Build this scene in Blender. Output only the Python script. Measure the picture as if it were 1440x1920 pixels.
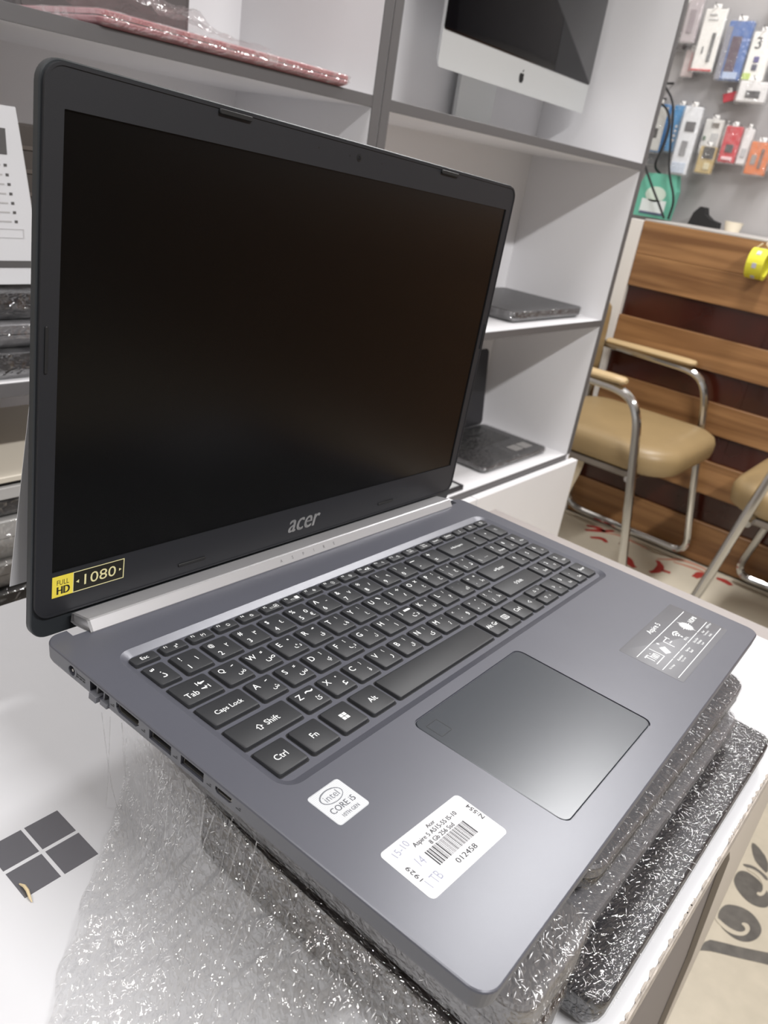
import bpy, bmesh, math, random
from mathutils import Vector, Matrix, noise

# ------------------------------------------------------------------ clear
for o in list(bpy.data.objects):
    bpy.data.objects.remove(o, do_unlink=True)
scene = bpy.context.scene
col = scene.collection
S = 0.001            # everything below is written in millimetres
FZ = 850.0           # the floor lies 850 mm under the local zero height


def W(x, y, z):
    return Vector((x * S, y * S, (z + FZ) * S))


# ------------------------------------------------------------------ camera
cam_d = bpy.data.cameras.new('camera')
cam = bpy.data.objects.new('camera', cam_d)
col.objects.link(cam)
cm = Matrix(((0.63593989, 0.22580112, -0.73796633),
             (-0.75725475, 0.36696752, -0.54027779),
             (0.14881434, 0.90241271, 0.40435825))).to_4x4()
cm.translation = W(-162.298, -50.079, 225.404)
cam.matrix_world = cm
cam_d.sensor_fit = 'HORIZONTAL'
cam_d.sensor_width = 36.0
cam_d.lens = 1477.23 / 1440 * 36.0
cam_d.clip_start = 0.01
cam_d.clip_end = 50
cam_d.dof.use_dof = True
cam_d.dof.focus_distance = 0.37
cam_d.dof.aperture_fstop = 27.0
scene.camera = cam

# ------------------------------------------------------------------ world, lamps, exposure
world = bpy.data.worlds.new('world')
scene.world = world
world.use_nodes = True
bg = world.node_tree.nodes['Background']
bg.inputs['Color'].default_value = (1.0, 0.98, 0.96, 1)
bg.inputs['Strength'].default_value = 0.6


def area(name, loc, sx, sy, power, color=(1, 0.99, 0.985)):
    l = bpy.data.lights.new(name, 'AREA')
    l.shape = 'RECTANGLE'
    l.size, l.size_y = sx, sy
    l.energy = power
    l.color = color
    o = bpy.data.objects.new(name, l)
    col.objects.link(o)
    o.location = loc
    return o


LAMPS = [('tube', (300, -1150, 1640), 1300, 110, 84.0),
         ('panel', (2000, 470, 1640), 1250, 260, 38.0),
         ('panel', (-900, 350, 1640), 420, 420, 16.0)]
for k, x, sx, sy, pw in LAMPS:
    area('ceiling_lamp_light', W(*x), sx * S, sy * S, pw)
vs = scene.view_settings
vs.view_transform = 'Standard'
vs.look = 'None'
vs.exposure = 0.0
vs.gamma = 1.0
vs.use_curve_mapping = False


# ------------------------------------------------------------------ materials
def lin(c):
    out = []
    for v in c:
        v /= 255.0
        out.append(v / 12.92 if v <= 0.04045 else ((v + 0.055) / 1.055) ** 2.4)
    return out


MATS = {}


def mat(name, rgb, rough=0.5, metal=0.0, bump=0.0, bscale=400.0, var=0.0, vscale=20.0,
        spec=0.5, stretch=(1, 1, 1), coat=0.0, bdist=0.00005):
    if name in MATS:
        return MATS[name]
    m = bpy.data.materials.new(name)
    m.use_nodes = True
    nt = m.node_tree
    b = nt.nodes['Principled BSDF']
    c = lin(rgb)
    b.inputs['Base Color'].default_value = (*c, 1)
    b.inputs['Roughness'].default_value = rough
    b.inputs['Metallic'].default_value = metal
    b.inputs['Specular IOR Level'].default_value = spec
    b.inputs['Coat Weight'].default_value = coat
    if bump or var:
        tc = nt.nodes.new('ShaderNodeTexCoord')
        mp = nt.nodes.new('ShaderNodeMapping')
        mp.inputs['Scale'].default_value = stretch
        nt.links.new(tc.outputs['Object'], mp.inputs['Vector'])
    if bump:
        n = nt.nodes.new('ShaderNodeTexNoise')
        n.inputs['Scale'].default_value = bscale
        n.inputs['Detail'].default_value = 3
        nt.links.new(mp.outputs[0], n.inputs['Vector'])
        bp = nt.nodes.new('ShaderNodeBump')
        bp.inputs['Strength'].default_value = bump
        bp.inputs['Distance'].default_value = bdist
        nt.links.new(n.outputs['Fac'], bp.inputs['Height'])
        nt.links.new(bp.outputs[0], b.inputs['Normal'])
    if var:
        n2 = nt.nodes.new('ShaderNodeTexNoise')
        n2.inputs['Scale'].default_value = vscale
        n2.inputs['Detail'].default_value = 5
        nt.links.new(mp.outputs[0], n2.inputs['Vector'])
        r = nt.nodes.new('ShaderNodeValToRGB')
        r.color_ramp.elements[0].position = 0.3
        r.color_ramp.elements[1].position = 0.7
        r.color_ramp.elements[0].color = (*[v * (1 - var) for v in c], 1)
        r.color_ramp.elements[1].color = (*[min(1, v * (1 + var)) for v in c], 1)
        nt.links.new(n2.outputs['Fac'], r.inputs['Fac'])
        nt.links.new(r.outputs[0], b.inputs['Base Color'])
    MATS[name] = m
    return m


def wood(name, dark, light, along='Y', rough=0.4):
    m = bpy.data.materials.new(name)
    m.use_nodes = True
    nt = m.node_tree
    b = nt.nodes['Principled BSDF']
    b.inputs['Roughness'].default_value = rough
    tc = nt.nodes.new('ShaderNodeTexCoord')
    mp = nt.nodes.new('ShaderNodeMapping')
    mp.inputs['Scale'].default_value = {'Y': (14, 0.7, 14), 'X': (0.7, 14, 14)}[along]
    nt.links.new(tc.outputs['Object'], mp.inputs['Vector'])
    n = nt.nodes.new('ShaderNodeTexNoise')
    n.inputs['Scale'].default_value = 2.2
    n.inputs['Detail'].default_value = 6
    n.inputs['Distortion'].default_value = 0.6
    nt.links.new(mp.outputs[0], n.inputs['Vector'])
    r = nt.nodes.new('ShaderNodeValToRGB')
    r.color_ramp.elements[0].position = 0.34
    r.color_ramp.elements[1].position = 0.66
    r.color_ramp.elements[0].color = (*lin(dark), 1)
    r.color_ramp.elements[1].color = (*lin(light), 1)
    nt.links.new(n.outputs['Fac'], r.inputs['Fac'])
    nt.links.new(r.outputs[0], b.inputs['Base Color'])
    MATS[name] = m
    return m


def film(name, stretch=(1, 1, 1), gloss=0.22, haze=0.08, scale=260.0, strength=1.0, dist=0.003, rough=0.12, rotz=0.0):
    """clear stretch film: mostly see-through, crinkled, with glints"""
    m = bpy.data.materials.new(name)
    m.use_nodes = True
    nt = m.node_tree
    for n in list(nt.nodes):
        if n.type != 'OUTPUT_MATERIAL':
            nt.nodes.remove(n)
    out = [n for n in nt.nodes if n.type == 'OUTPUT_MATERIAL'][0]
    tr = nt.nodes.new('ShaderNodeBsdfTransparent')
    tr.inputs[0].default_value = (0.95, 0.95, 0.95, 1)
    gl = nt.nodes.new('ShaderNodeBsdfGlossy')
    gl.inputs['Roughness'].default_value = rough
    gl.inputs['Color'].default_value = (1, 1, 1, 1)
    df = nt.nodes.new('ShaderNodeBsdfTranslucent')
    df.inputs['Color'].default_value = (0.85, 0.85, 0.85, 1)
    df2 = nt.nodes.new('ShaderNodeBsdfDiffuse')
    df2.inputs['Color'].default_value = (0.85, 0.85, 0.85, 1)
    dm = nt.nodes.new('ShaderNodeMixShader')
    dm.inputs[0].default_value = 0.6
    tc = nt.nodes.new('ShaderNodeTexCoord')
    m0 = nt.nodes.new('ShaderNodeMapping')
    m0.inputs['Rotation'].default_value = (0, 0, math.radians(rotz))
    nt.links.new(tc.outputs['Object'], m0.inputs['Vector'])
    mp = nt.nodes.new('ShaderNodeMapping')
    mp.inputs['Scale'].default_value = stretch
    nt.links.new(m0.outputs[0], mp.inputs['Vector'])
    n1 = nt.nodes.new('ShaderNodeTexNoise')
    n1.inputs['Scale'].default_value = scale
    n1.inputs['Detail'].default_value = 1
    n1.inputs['Roughness'].default_value = 0.5
    n1.inputs['Distortion'].default_value = 0.8
    nt.links.new(mp.outputs[0], n1.inputs['Vector'])
    v = nt.nodes.new('ShaderNodeTexVoronoi')
    v.feature = 'DISTANCE_TO_EDGE'
    v.inputs['Scale'].default_value = scale * 0.35
    nt.links.new(mp.outputs[0], v.inputs['Vector'])
    ad = nt.nodes.new('ShaderNodeMath')
    ad.operation = 'MULTIPLY_ADD'
    ad.inputs[1].default_value = 0.8
    nt.links.new(v.outputs['Distance'], ad.inputs[0])
    nt.links.new(n1.outputs['Fac'], ad.inputs[2])
    bp = nt.nodes.new('ShaderNodeBump')
    bp.inputs['Strength'].default_value = strength
    bp.inputs['Distance'].default_value = dist
    nt.links.new(ad.outputs[0], bp.inputs['Height'])
    nt.links.new(bp.outputs[0], gl.inputs['Normal'])
    # haze follows the stretched folds
    n2 = nt.nodes.new('ShaderNodeTexNoise')
    n2.inputs['Scale'].default_value = scale * 0.5
    n2.inputs['Detail'].default_value = 5
    nt.links.new(mp.outputs[0], n2.inputs['Vector'])
    r = nt.nodes.new('ShaderNodeMapRange')
    r.inputs['From Min'].default_value = 0.45
    r.inputs['From Max'].default_value = 0.75
    r.inputs['To Min'].default_value = haze * 0.5
    r.inputs['To Max'].default_value = min(1, haze * 2.6)
    nt.links.new(n2.outputs['Fac'], r.inputs['Value'])
    m1 = nt.nodes.new('ShaderNodeMixShader')
    nt.links.new(r.outputs[0], m1.inputs[0])
    nt.links.new(tr.outputs[0], m1.inputs[1])
    nt.links.new(df.outputs[0], dm.inputs[1])
    nt.links.new(df2.outputs[0], dm.inputs[2])
    nt.links.new(dm.outputs[0], m1.inputs[2])
    m2 = nt.nodes.new('ShaderNodeMixShader')
    m2.inputs[0].default_value = gloss
    nt.links.new(m1.outputs[0], m2.inputs[1])
    nt.links.new(gl.outputs[0], m2.inputs[2])
    nt.links.new(m2.outputs[0], out.inputs['Surface'])
    MATS[name] = m
    return m


M_deck = mat('slate_plastic', (82, 83, 91), 0.31, 0.15, 0.25, 2500, 0.05, 9)
M_side = mat('slate_plastic_side', (98, 99, 104), 0.5, 0.1, 0.2, 2500)
M_key = mat('black_key_plastic', (36, 37, 40), 0.5, 0, 0.15, 3000)
M_keyslot = mat('key_slot_black', (10, 10, 14), 0.7)
M_legend = mat('white_legend_ink', (228, 230, 230), 0.6)
M_bezel = mat('bezel_charcoal', (27, 28, 32), 0.5, 0, 0.2, 2500)
M_shell = mat('lid_shell_charcoal', (38, 41, 44), 0.45, 0.2)
M_screen = mat('screen_matte_black', (5, 5, 5), 0.24, 0, 0, spec=0.4)
M_black = mat('black_rubber', (16, 16, 17), 0.6)
M_silver = mat('brushed_silver', (186, 185, 187), 0.34, 0.6, 0.25, 900, stretch=(0.04, 1, 1))
M_logo = mat('logo_silver', (176, 176, 176), 0.35, 0.5)
M_padglass = mat('touchpad_slate', (50, 54, 60), 0.25, 0.1, 0.05, 2500)
M_line = mat('fine_line_grey', (120, 122, 128), 0.5)
M_port = mat('port_dark', (12, 12, 13), 0.5)
M_steel = mat('port_steel', (150, 146, 140), 0.3, 0.9)
M_usb = mat('usb_blue', (40, 70, 130), 0.4)
M_yellow = mat('sticker_yellow', (214, 196, 70), 0.4)
M_yellowline = mat('sticker_gold_line', (205, 198, 150), 0.4)
M_stkdark = mat('sticker_dark', (26, 24, 16), 0.4)
M_paper = mat('label_paper', (206, 206, 209), 0.55)
M_ink = mat('label_ink', (40, 40, 44), 0.6)
M_pencil = mat('pencil_grey', (138, 140, 156), 0.7)
M_intel = mat('intel_silver', (172, 174, 178), 0.4, 0.1)
M_intel_ink = mat('intel_ink', (96, 98, 104), 0.5)
M_feat = mat('feature_sticker_grey', (98, 98, 102), 0.45)
M_white = mat('white_laminate', (232, 230, 228), 0.32, 0, 0, 0, 0.015, 6)
M_shelf = mat('shelf_white_laminate', (229, 228, 230), 0.28, 0, 0, 0, 0.012, 6)
M_edge = mat('shelf_grey_edge', (92, 90, 91), 0.5)
M_table = mat('table_white', (203, 203, 206), 0.25, 0, 0, 0, 0.012, 14)
M_worn = mat('worn_particleboard', (158, 150, 142), 0.8, 0, 0.6, 900, 0.3, 160, bdist=.0004)
M_tside = mat('table_side_beige', (172, 164, 155), 0.5)
M_tdark = mat('table_front_dark_grey', (98, 92, 94), 0.5)
M_ped = mat('pedestal_taupe', (150, 143, 140), 0.5)
M_chrome = mat('chrome', (205, 205, 205), 0.12, 1.0)
M_vinyl = mat('tan_vinyl', (148, 126, 90), 0.42, 0, 0.3, 300, 0.05, 10, bdist=.0003)
M_floor = mat('cream_floor', (176, 167, 150), 0.35, 0, 0, 0, 0.06, 30)
M_inlay = mat('dark_inlay', (84, 80, 75), 0.4, 0, 0, 0, 0.3, 40)
M_wallg = mat('grey_slat_wall', (166, 163, 163), 0.6, 0, 0, 0, 0.04, 5)
M_wallw = mat('white_wall', (214, 210, 205), 0.7)
M_maroon = mat('maroon_panel', (58, 22, 14), 0.18, 0, 0, 0, 0.35, 5, coat=0.15)
M_wood = wood('oak_board', (114, 78, 46), (158, 117, 76))
M_imac = mat('silver_aluminium', (206, 208, 208), 0.4, 0.35)
M_glossblack = mat('gloss_black_glass', (8, 8, 12), 0.05)
M_dkdev = mat('dark_device', (38, 37, 41), 0.4, 0.1, 0.2, 300)
M_grdev = mat('grey_device', (120, 119, 122), 0.4, 0.3)
M_dkbrown = mat('dark_brown_device', (46, 38, 36), 0.45)
M_lightdev = mat('light_grey_device', (178, 176, 174), 0.45, 0.1)
M_mirror = mat('mirror_tile', (128, 128, 134), 0.14, 0.6)
M_film = film('stretch_film', stretch=(1.4, .6, 1), scale=400, gloss=0.15, haze=0.012, dist=0.0017, rough=.07)
M_film_dark = film('stretch_film_streaked', stretch=(.5, 1.3, 1), scale=400, gloss=0.12, haze=0.006, dist=0.0019, rough=.07, rotz=20)
M_film_bunch = film('stretch_film_bunched', stretch=(.55, 1.1, 1), scale=330, gloss=0.14, haze=0.03, dist=0.0019, rough=.07, rotz=-38)
M_film_bag = film('pack_bag_film', scale=110, gloss=0.1, haze=0.09, dist=0.004, rough=0.1)
M_crease_glint = mat('film_crease_glint', (236, 236, 238), .18, 0)  # near-white colour stands in for glints on the film
M_film_back = film('stretch_film_far', scale=110, gloss=0.15, haze=0.04, dist=0.004, rough=0.1)

# ------------------------------------------------------------------ mesh helpers


def rrect(x0, y0, x1, y1, r, n=5, i=0.0):
    x0, y0, x1, y1 = x0 + i, y0 + i, x1 - i, y1 - i
    r = max(r - i, 0.01)
    pts = []
    for cx, cy, a0 in ((x1 - r, y1 - r, 0), (x0 + r, y1 - r, 90), (x0 + r, y0 + r, 180), (x1 - r, y0 + r, 270)):
        for k in range(n + 1):
            a = math.radians(a0 + 90.0 * k / n)
            pts.append((cx + r * math.cos(a), cy + r * math.sin(a)))
    return pts


class MB:
    def __init__(self):
        self.v = []
        self.f = []

    def add(self, v, f):
        b = len(self.v)
        self.v += [tuple(p) for p in v]
        self.f += [tuple(b + i for i in q) for q in f]
        return self

    def loft(self, rings, cap0=True, cap1=True, closed=True):
        b = len(self.v)
        n = len(rings[0])
        for r in rings:
            self.v += [tuple(p) for p in r]
        for j in range(len(rings) - 1):
            for i in range(n if closed else n - 1):
                k = (i + 1) % n
                self.f.append((b + j * n + i, b + j * n + k, b + (j + 1) * n + k, b + (j + 1) * n + i))
        if cap0:
            self.f.append(tuple(b + i for i in reversed(range(n))))
        if cap1:
            self.f.append(tuple(b + (len(rings) - 1) * n + i for i in range(n)))
        return self

    def rbox(self, x0, y0, x1, y1, r, levels, n=5):
        """levels: (inset, z) from low to high"""
        return self.loft([[(x, y, z) for x, y in rrect(x0, y0, x1, y1, r, n, i)] for i, z in levels])

    def box(self, x0, y0, z0, x1, y1, z1, c=0.0):
        if c > 0:
            return self.rbox(x0, y0, x1, y1, c * 1.01, [(c, z0), (0, z0 + c), (0, z1 - c), (c, z1)], 1)
        v = [(x, y, z) for z in (z0, z1) for x, y in ((x0, y0), (x1, y0), (x1, y1), (x0, y1))]
        return self.add(v, [(3, 2, 1, 0), (4, 5, 6, 7), (0, 1, 5, 4), (1, 2, 6, 5), (2, 3, 7, 6), (3, 0, 4, 7)])

    def poly(self, pts, z0, z1):
        return self.loft([[(x, y, z0) for x, y in pts], [(x, y, z1) for x, y in pts]])

    def frame(self, outer, inner, z0, z1, lip=0.0):
        """flat ring between two outlines of equal length"""
        n = len(outer)
        b = len(self.v)
        for ring, z in ((outer, z0), (outer, z1), (inner, z1), (inner, z0)):
            self.v += [(x, y, z) for x, y in ring]
        for j in range(4):
            for i in range(n):
                k = (i + 1) % n
                j2 = (j + 1) % 4
                self.f.append((b + j * n + i, b + j * n + k, b + j2 * n + k, b + j2 * n + i))
        return self

    def tube(self, pts, r, n=10, taper=None):
        pts = [Vector(p) for p in pts]
        rings = []
        prev = None
        for i, p in enumerate(pts):
            if i == 0:
                d = pts[1] - pts[0]
            elif i == len(pts) - 1:
                d = pts[-1] - pts[-2]
            else:
                d = (pts[i + 1] - p).normalized() + (p - pts[i - 1]).normalized()
            d.normalize()
            if prev is None:
                a = d.orthogonal().normalized()
            else:
                a = (prev - d * prev.dot(d)).normalized()
            prev = a
            bb = d.cross(a)
            rr = r if taper is None else r * taper[i]
            rings.append([p + (a * math.cos(2 * math.pi * k / n) + bb * math.sin(2 * math.pi * k / n)) * rr
                          for k in range(n)])
        return self.loft(rings)

    def tf(self, m, start=0):
        self.v[start:] = [tuple(m @ Vector(p)) for p in self.v[start:]]
        return self

    def build(self, name, material, parent=None, smooth=True, ang=35, scale=S, loc=None, fix=False):
        me = bpy.data.meshes.new(name)
        me.from_pydata([(x * scale, y * scale, z * scale) for x, y, z in self.v], [], self.f)
        me.update()
        if fix:
            bm = bmesh.new()
            bm.from_mesh(me)
            bmesh.ops.recalc_face_normals(bm, faces=bm.faces)
            bm.to_mesh(me)
            bm.free()
        if material:
            me.materials.append(material)
        if smooth:
            me.shade_smooth()
            me.set_sharp_from_angle(angle=math.radians(ang))
        o = bpy.data.objects.new(name, me)
        col.objects.link(o)
        if parent:
            o.parent = parent
        if loc is not None:
            o.location = loc
        return o


def fillet(pts, r, n=5):
    """round the corners of a 3-D polyline"""
    pts = [Vector(p) for p in pts]
    out = [pts[0]]
    for i in range(1, len(pts) - 1):
        a, b, c = pts[i - 1], pts[i], pts[i + 1]
        ra = min(r, (a - b).length * 0.48)
        rc = min(r, (c - b).length * 0.48)
        p, q = b + (a - b).normalized() * ra, b + (c - b).normalized() * rc
        for k in range(n + 1):
            t = k / n
            out.append(p * (1 - t) ** 2 + b * 2 * t * (1 - t) + q * t * t)
    out.append(pts[-1])
    return out


def tag(o, label, cat, group=None):
    o['label'] = label
    o['category'] = cat
    if group:
        o['group'] = group
    return o


def thing(name, label, cat, loc=(0, 0, 0), group=None):
    o = bpy.data.objects.new(name, None)
    o.empty_display_size = 0.05
    col.objects.link(o)
    o.location = loc
    return tag(o, label, cat, group)


def struct(o):
    o['kind'] = 'structure'
    return o


# ------------------------------------------------------------------ lettering
TXT = {}


def text_mesh(s):
    if s in TXT:
        return TXT[s]
    cu = bpy.data.curves.new('t', 'FONT')
    cu.body = s
    cu.size = 1.0
    cu.resolution_u = 3
    cu.align_x = 'LEFT'
    ob = bpy.data.objects.new('t', cu)
    col.objects.link(ob)
    bpy.context.view_layer.update()
    dg = bpy.context.evaluated_depsgraph_get()
    me = ob.evaluated_get(dg).to_mesh()
    v = [tuple(p.co) for p in me.vertices]
    f = [tuple(p.vertices) for p in me.polygons]
    ob.evaluated_get(dg).to_mesh_clear()
    bpy.data.objects.remove(ob, do_unlink=True)
    bpy.data.curves.remove(cu)
    if not v:
        v = [(0, 0, 0)]
    x0, x1 = min(p[0] for p in v), max(p[0] for p in v)
    y0, y1 = min(p[1] for p in v), max(p[1] for p in v)
    TXT[s] = (v, f, x0, x1, y0, y1)
    return TXT[s]


def put_text(mb, s, x, y, z, h=None, w=None, ax=0.5, ay=0.5, rot=0.0, size=None, bold=0.0):
    """place lettering: h = height of its box, or size = type size; anchors 0..1"""
    v, f, x0, x1, y0, y1 = text_mesh(s)
    if not f:
        return
    if size is None:
        size = h / max(y1 - y0, 1e-6) if h is not None else 1.0
    sx = size
    if w is not None:
        sx = w / max(x1 - x0, 1e-6)
        if h is None:
            size = sx
    ca, sa = math.cos(math.radians(rot)), math.sin(math.radians(rot))
    out = []
    for px, py, _ in v:
        lx = (px - x0 - ax * (x1 - x0)) * sx
        ly = (py - y0 - ay * (y1 - y0)) * size
        out.append((x + lx * ca - ly * sa, y + lx * sa + ly * ca, z))
    mb.add(out, f)
    if bold:
        mb.add([(px + bold, py, pz) for px, py, pz in out], f)


# ================================================================== ROOM
fl = MB().box(-3500, -3500, -900, 4200, 1400, -850).build('floor', M_floor, None, False, loc=(0, 0, 0.85))
struct(fl)
INLAY = {
    'band1': [(1253, 1), (1257, -8), (1234, -37), (1196, -47), (1203, -31), (1215, -15)],
    'thin': [(1186, -4), (1196, -20), (1193, -38), (1188, -49), (1180, -51), (1182, -40), (1186, -23), (1181, -7)],
    'blobA': [(1129, -4), (1148, -2), (1164, -5), (1172, -15), (1171, -28), (1168, -40), (1158, -50), (1154, -58),
              (1140, -68), (1117, -68), (1104, -54), (1102, -36), (1113, -16)],
    'blobB': [(1027, -9), (1043, -6), (1066, -10), (1078, -25), (1084, -41), (1080, -58), (1063, -74), (1038, -74),
              (1016, -63), (1006, -47), (1008, -28), (1015, -15)],
    'band2': [(926, 12), (938, -7), (969, -10), (981, -28), (998, -58), (1022, -94), (1050, -135), (1022, -145),
              (999, -100), (976, -64), (959, -35), (949, -19), (930, 0)]}
HOOK = [[(1182, -12), (1188, -27), (1181, -45), (1166, -54), (1146, -56), (1131, -51), (1132, -43), (1140, -45),
         (1140, -49), (1152, -50), (1168, -44), (1178, -30), (1176, -14)],
        [(1020, -5), (1013, -18), (1010, -32), (1015, -46), (1026, -56), (1044, -59), (1054, -53), (1051, -45),
         (1044, -43), (1043, -50), (1036, -53), (1025, -47), (1021, -35), (1021, -24), (1026, -8)]]


def smooth_poly(p, it=2):
    for _ in range(it):
        q = []
        for i in range(len(p)):
            a, b = p[i], p[(i + 1) % len(p)]
            q.append((a[0] * .75 + b[0] * .25, a[1] * .75 + b[1] * .25))
            q.append((a[0] * .25 + b[0] * .75, a[1] * .25 + b[1] * .75))
        p = q
    return p


for k, pl in INLAY.items():
    MB().poly(smooth_poly(pl, 2 if 'blob' in k else 1), -850.5, -849.4).build('scroll_inlay', M_inlay, fl, False)
for pl in HOOK:
    MB().poly(smooth_poly(pl), -850.5, -848.9).build('scroll_hook', M_floor, fl, False)

# flower print on the floor covering under the chairs
rug = MB().rbox(1600, -300, 2424, 1240, 10, [(0, -850), (0, -847.5), (1.5, -847)])
rug_o = rug.build('floor_cloth', mat('cloth_cream', (206, 197, 178), 0.7, 0, 0.2, 200, 0.05, 8), None, False, loc=W(0, 0, 0) - Vector((0, 0, 0)))
tag(rug_o, 'cream floor cloth printed with red and pink branches under the tan chairs', 'rug')
M_redp = mat('print_red', (168, 52, 44), 0.7)
M_pinkp = mat('print_pink', (196, 140, 118), 0.7)
M_brownp = mat('print_brown', (132, 104, 76), 0.7)
PRINT = [(M_redp, 26, [(2360, 903), (2386, 865), (2369, 834)]), (M_redp, 24, [(2318, 888), (2361, 853), (2410, 819)]),
         (M_redp, 24, [(2277, 847), (2311, 818), (2291, 792)]),
         (M_pinkp, 16, [(2359, 841), (2396, 790), (2388, 741), (2376, 670)]),
         (M_redp, 34, [(2249, 723), (2240, 692), (2207, 672), (2194, 646)]),
         (M_redp, 26, [(2319, 620), (2289, 593), (2236, 587), (2208, 601)]),
         (M_redp, 20, [(2261, 582), (2267, 554)]),
         (M_pinkp, 18, [(2331, 625), (2379, 586), (2405, 573), (2415, 504), (2400, 473)]),
         (M_redp, 34, [(2309, 489), (2361, 483), (2357, 462)]), (M_redp, 30, [(2375, 438), (2381, 411), (2366, 387)]),
         (M_pinkp, 18, [(2361, 580), (2375, 533), (2383, 485), (2366, 450)]),
         (M_brownp, 9, [(2319, 760), (2353, 764), (2332, 738), (2298, 729)]),
         (M_brownp, 9, [(2378, 682), (2371, 636), (2397, 593)])]


def ribbon(pts, w):
    c = fillet([(x, y, 0) for x, y in pts], 60, 4) if len(pts) > 2 else [Vector((x, y, 0)) for x, y in pts]
    L, Rr = [], []
    n = len(c)
    for i, p in enumerate(c):
        d = (c[min(i + 1, n - 1)] - c[max(i - 1, 0)]).normalized()
        nn = Vector((-d.y, d.x, 0)) * w * 0.5 * (0.45 + 0.55 * math.sin(math.pi * (i + 0.6) / (n + 0.2)))
        L.append(p + nn)
        Rr.append(p - nn)
    return [(p.x, p.y) for p in L] + [(p.x, p.y) for p in reversed(Rr)]


for m_, w_, pl in PRINT:
    MB().poly(ribbon(pl, w_), -847.2, -846.7).build('flower_print', m_, rug_o, False)

struct(MB().box(2900, -3500, -850, 2960, 1400, 1750).build('wall_right', M_wallg, None, False, loc=(0, 0, 0.85)))
struct(MB().box(-3500, 1330, -850, 2960, 1400, 1750).build('wall_back', M_wallw, None, False, loc=(0, 0, 0.85)))
struct(MB().box(-3500, -3500, 1700, 2960, 1400, 1750).build('ceiling', M_wallw, None, False, loc=(0, 0, 0.85)))
struct(MB().box(-3500, -3560, -850, 2960, -3500, 1750).build('wall_front_added', mat('dark_reflected_wall', (96, 84, 76), .6), None, False, loc=(0, 0, 0.85)))  # unseen wall, added dark to dim the reflections in the laptop screen
M_housing = mat('lamp_housing_white', (225, 225, 225), 0.4)
for (k, p, sx, sy, pw), lb in zip(LAMPS, ('long white ceiling lamp above and behind the viewer',
                                         'wide white ceiling lamp above the tan chairs', 'square white ceiling lamp above the left part of the table')):
    h = MB().box(-sx / 2 - 25, -sy / 2 - 25, 6, sx / 2 + 25, sy / 2 + 25, 60, 4).build('ceiling_lamp', M_housing, None, loc=W(*p))
    tag(h, lb, 'lamp')


# ================================================================== SHELF UNITS
def shelf_unit(name, x0, x1, label, over=0, zs=(-31, 297), z_top=760, base_z=-357):
    r = thing(name, label, 'shelf', W(x0, 700, -850))
    ox, oy, oz = x0, 700, -850

    def part(n, a, m, c=0.6):
        MB().box(a[0] - ox, a[1] - oy, a[2] - oz, a[3] - ox, a[4] - oy, a[5] - oz, c).build(n, m, r)
    T = 17
    for xa in (x0, x1 - T):
        part('side_panel', (xa, 701.2, -850, xa + T, 985, z_top), M_shelf)
        part('edge_strip', (xa, 699.6, base_z, xa + T, 701.2, z_top), M_edge, 0.3)
    for z in zs + (base_z + 0.0,):
        part('shelf_board', (x0 + T, 702.2, z - 14, x1 - T, 970, z), M_shelf)
        part('edge_strip', (x0 + T, 700.0, z - 14, x1 - T, 702.2, z), M_edge, 0.3)
    part('top_panel', (x0, 700, z_top, x1, 985, z_top + T), M_shelf)
    part('back_panel', (x0 + T, 966, -850, x1 - T, 972, z_top), M_shelf, 0.3)
    part('plinth', (x0 + T, 720, -850, x1 - T, 738, -790), M_edge)
    mid = (x0 + x1) / 2
    for a, b in ((x0 + 1, mid - 1.5), (mid + 1.5, x1 + over)):
        part('cabinet_door', (a, 682, -788, b, 699.4, base_z - 14), M_shelf, 0.8)
    return r


shelf_unit('shelf_unit', 712, 1584, 'white shelf unit with grey edges holding the silver desktop computer', 14)
shelf_unit('shelf_unit', -160, 710, 'white shelf unit with grey edges directly behind the open laptop')


def crease_glint_mesh(spots, parent, rnd, lmin=.8, lmax=4.5, w=.16):
    """white slivers painting glints on the film wrinkles: spots = (point, normal, direction)"""
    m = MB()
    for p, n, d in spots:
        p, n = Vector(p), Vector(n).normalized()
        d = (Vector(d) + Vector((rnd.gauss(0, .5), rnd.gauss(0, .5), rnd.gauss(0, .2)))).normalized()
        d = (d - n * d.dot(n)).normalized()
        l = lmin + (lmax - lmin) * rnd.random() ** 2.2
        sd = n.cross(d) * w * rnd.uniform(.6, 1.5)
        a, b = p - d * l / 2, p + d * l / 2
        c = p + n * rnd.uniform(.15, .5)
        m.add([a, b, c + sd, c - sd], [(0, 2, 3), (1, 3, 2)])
    o = m.build('film_crease_glints', M_crease_glint, parent, False)  # glints painted as pale slivers raised on the film
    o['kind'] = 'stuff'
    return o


def box_crease_glints(t, hx, hy, h, n, seed, strip=48, d=(0.25, 1, 0)):
    """painted glint slivers along the front strip, the front face and the two ends of a wrapped slab"""
    rnd = random.Random(seed)
    sp = []
    while len(sp) < n:
        x = rnd.uniform(-hx + 2, hx - 2)
        k = rnd.random()
        if noise.noise(Vector((x * .06 + seed, k * 3, seed))) < rnd.uniform(-.15, .5):
            continue
        if k < .62:
            y = -hy + rnd.random() * strip
            sp.append(((x, y, h + .95), (0, 0, 1), d if rnd.random() < .7 else (1, .2, 0)))
        elif k < .86:
            sp.append(((x, -hy - .9, rnd.uniform(.2, .95) * h), (0, -1, 0), (.4, 0, 1)))
        else:
            sx = rnd.choice((-1, 1))
            sp.append(((sx * (hx + .9), rnd.uniform(-hy, hy), rnd.uniform(.2, .95) * h), (sx, 0, 0), (0, .3, 1)))
    crease_glint_mesh(sp, t, rnd)


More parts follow.
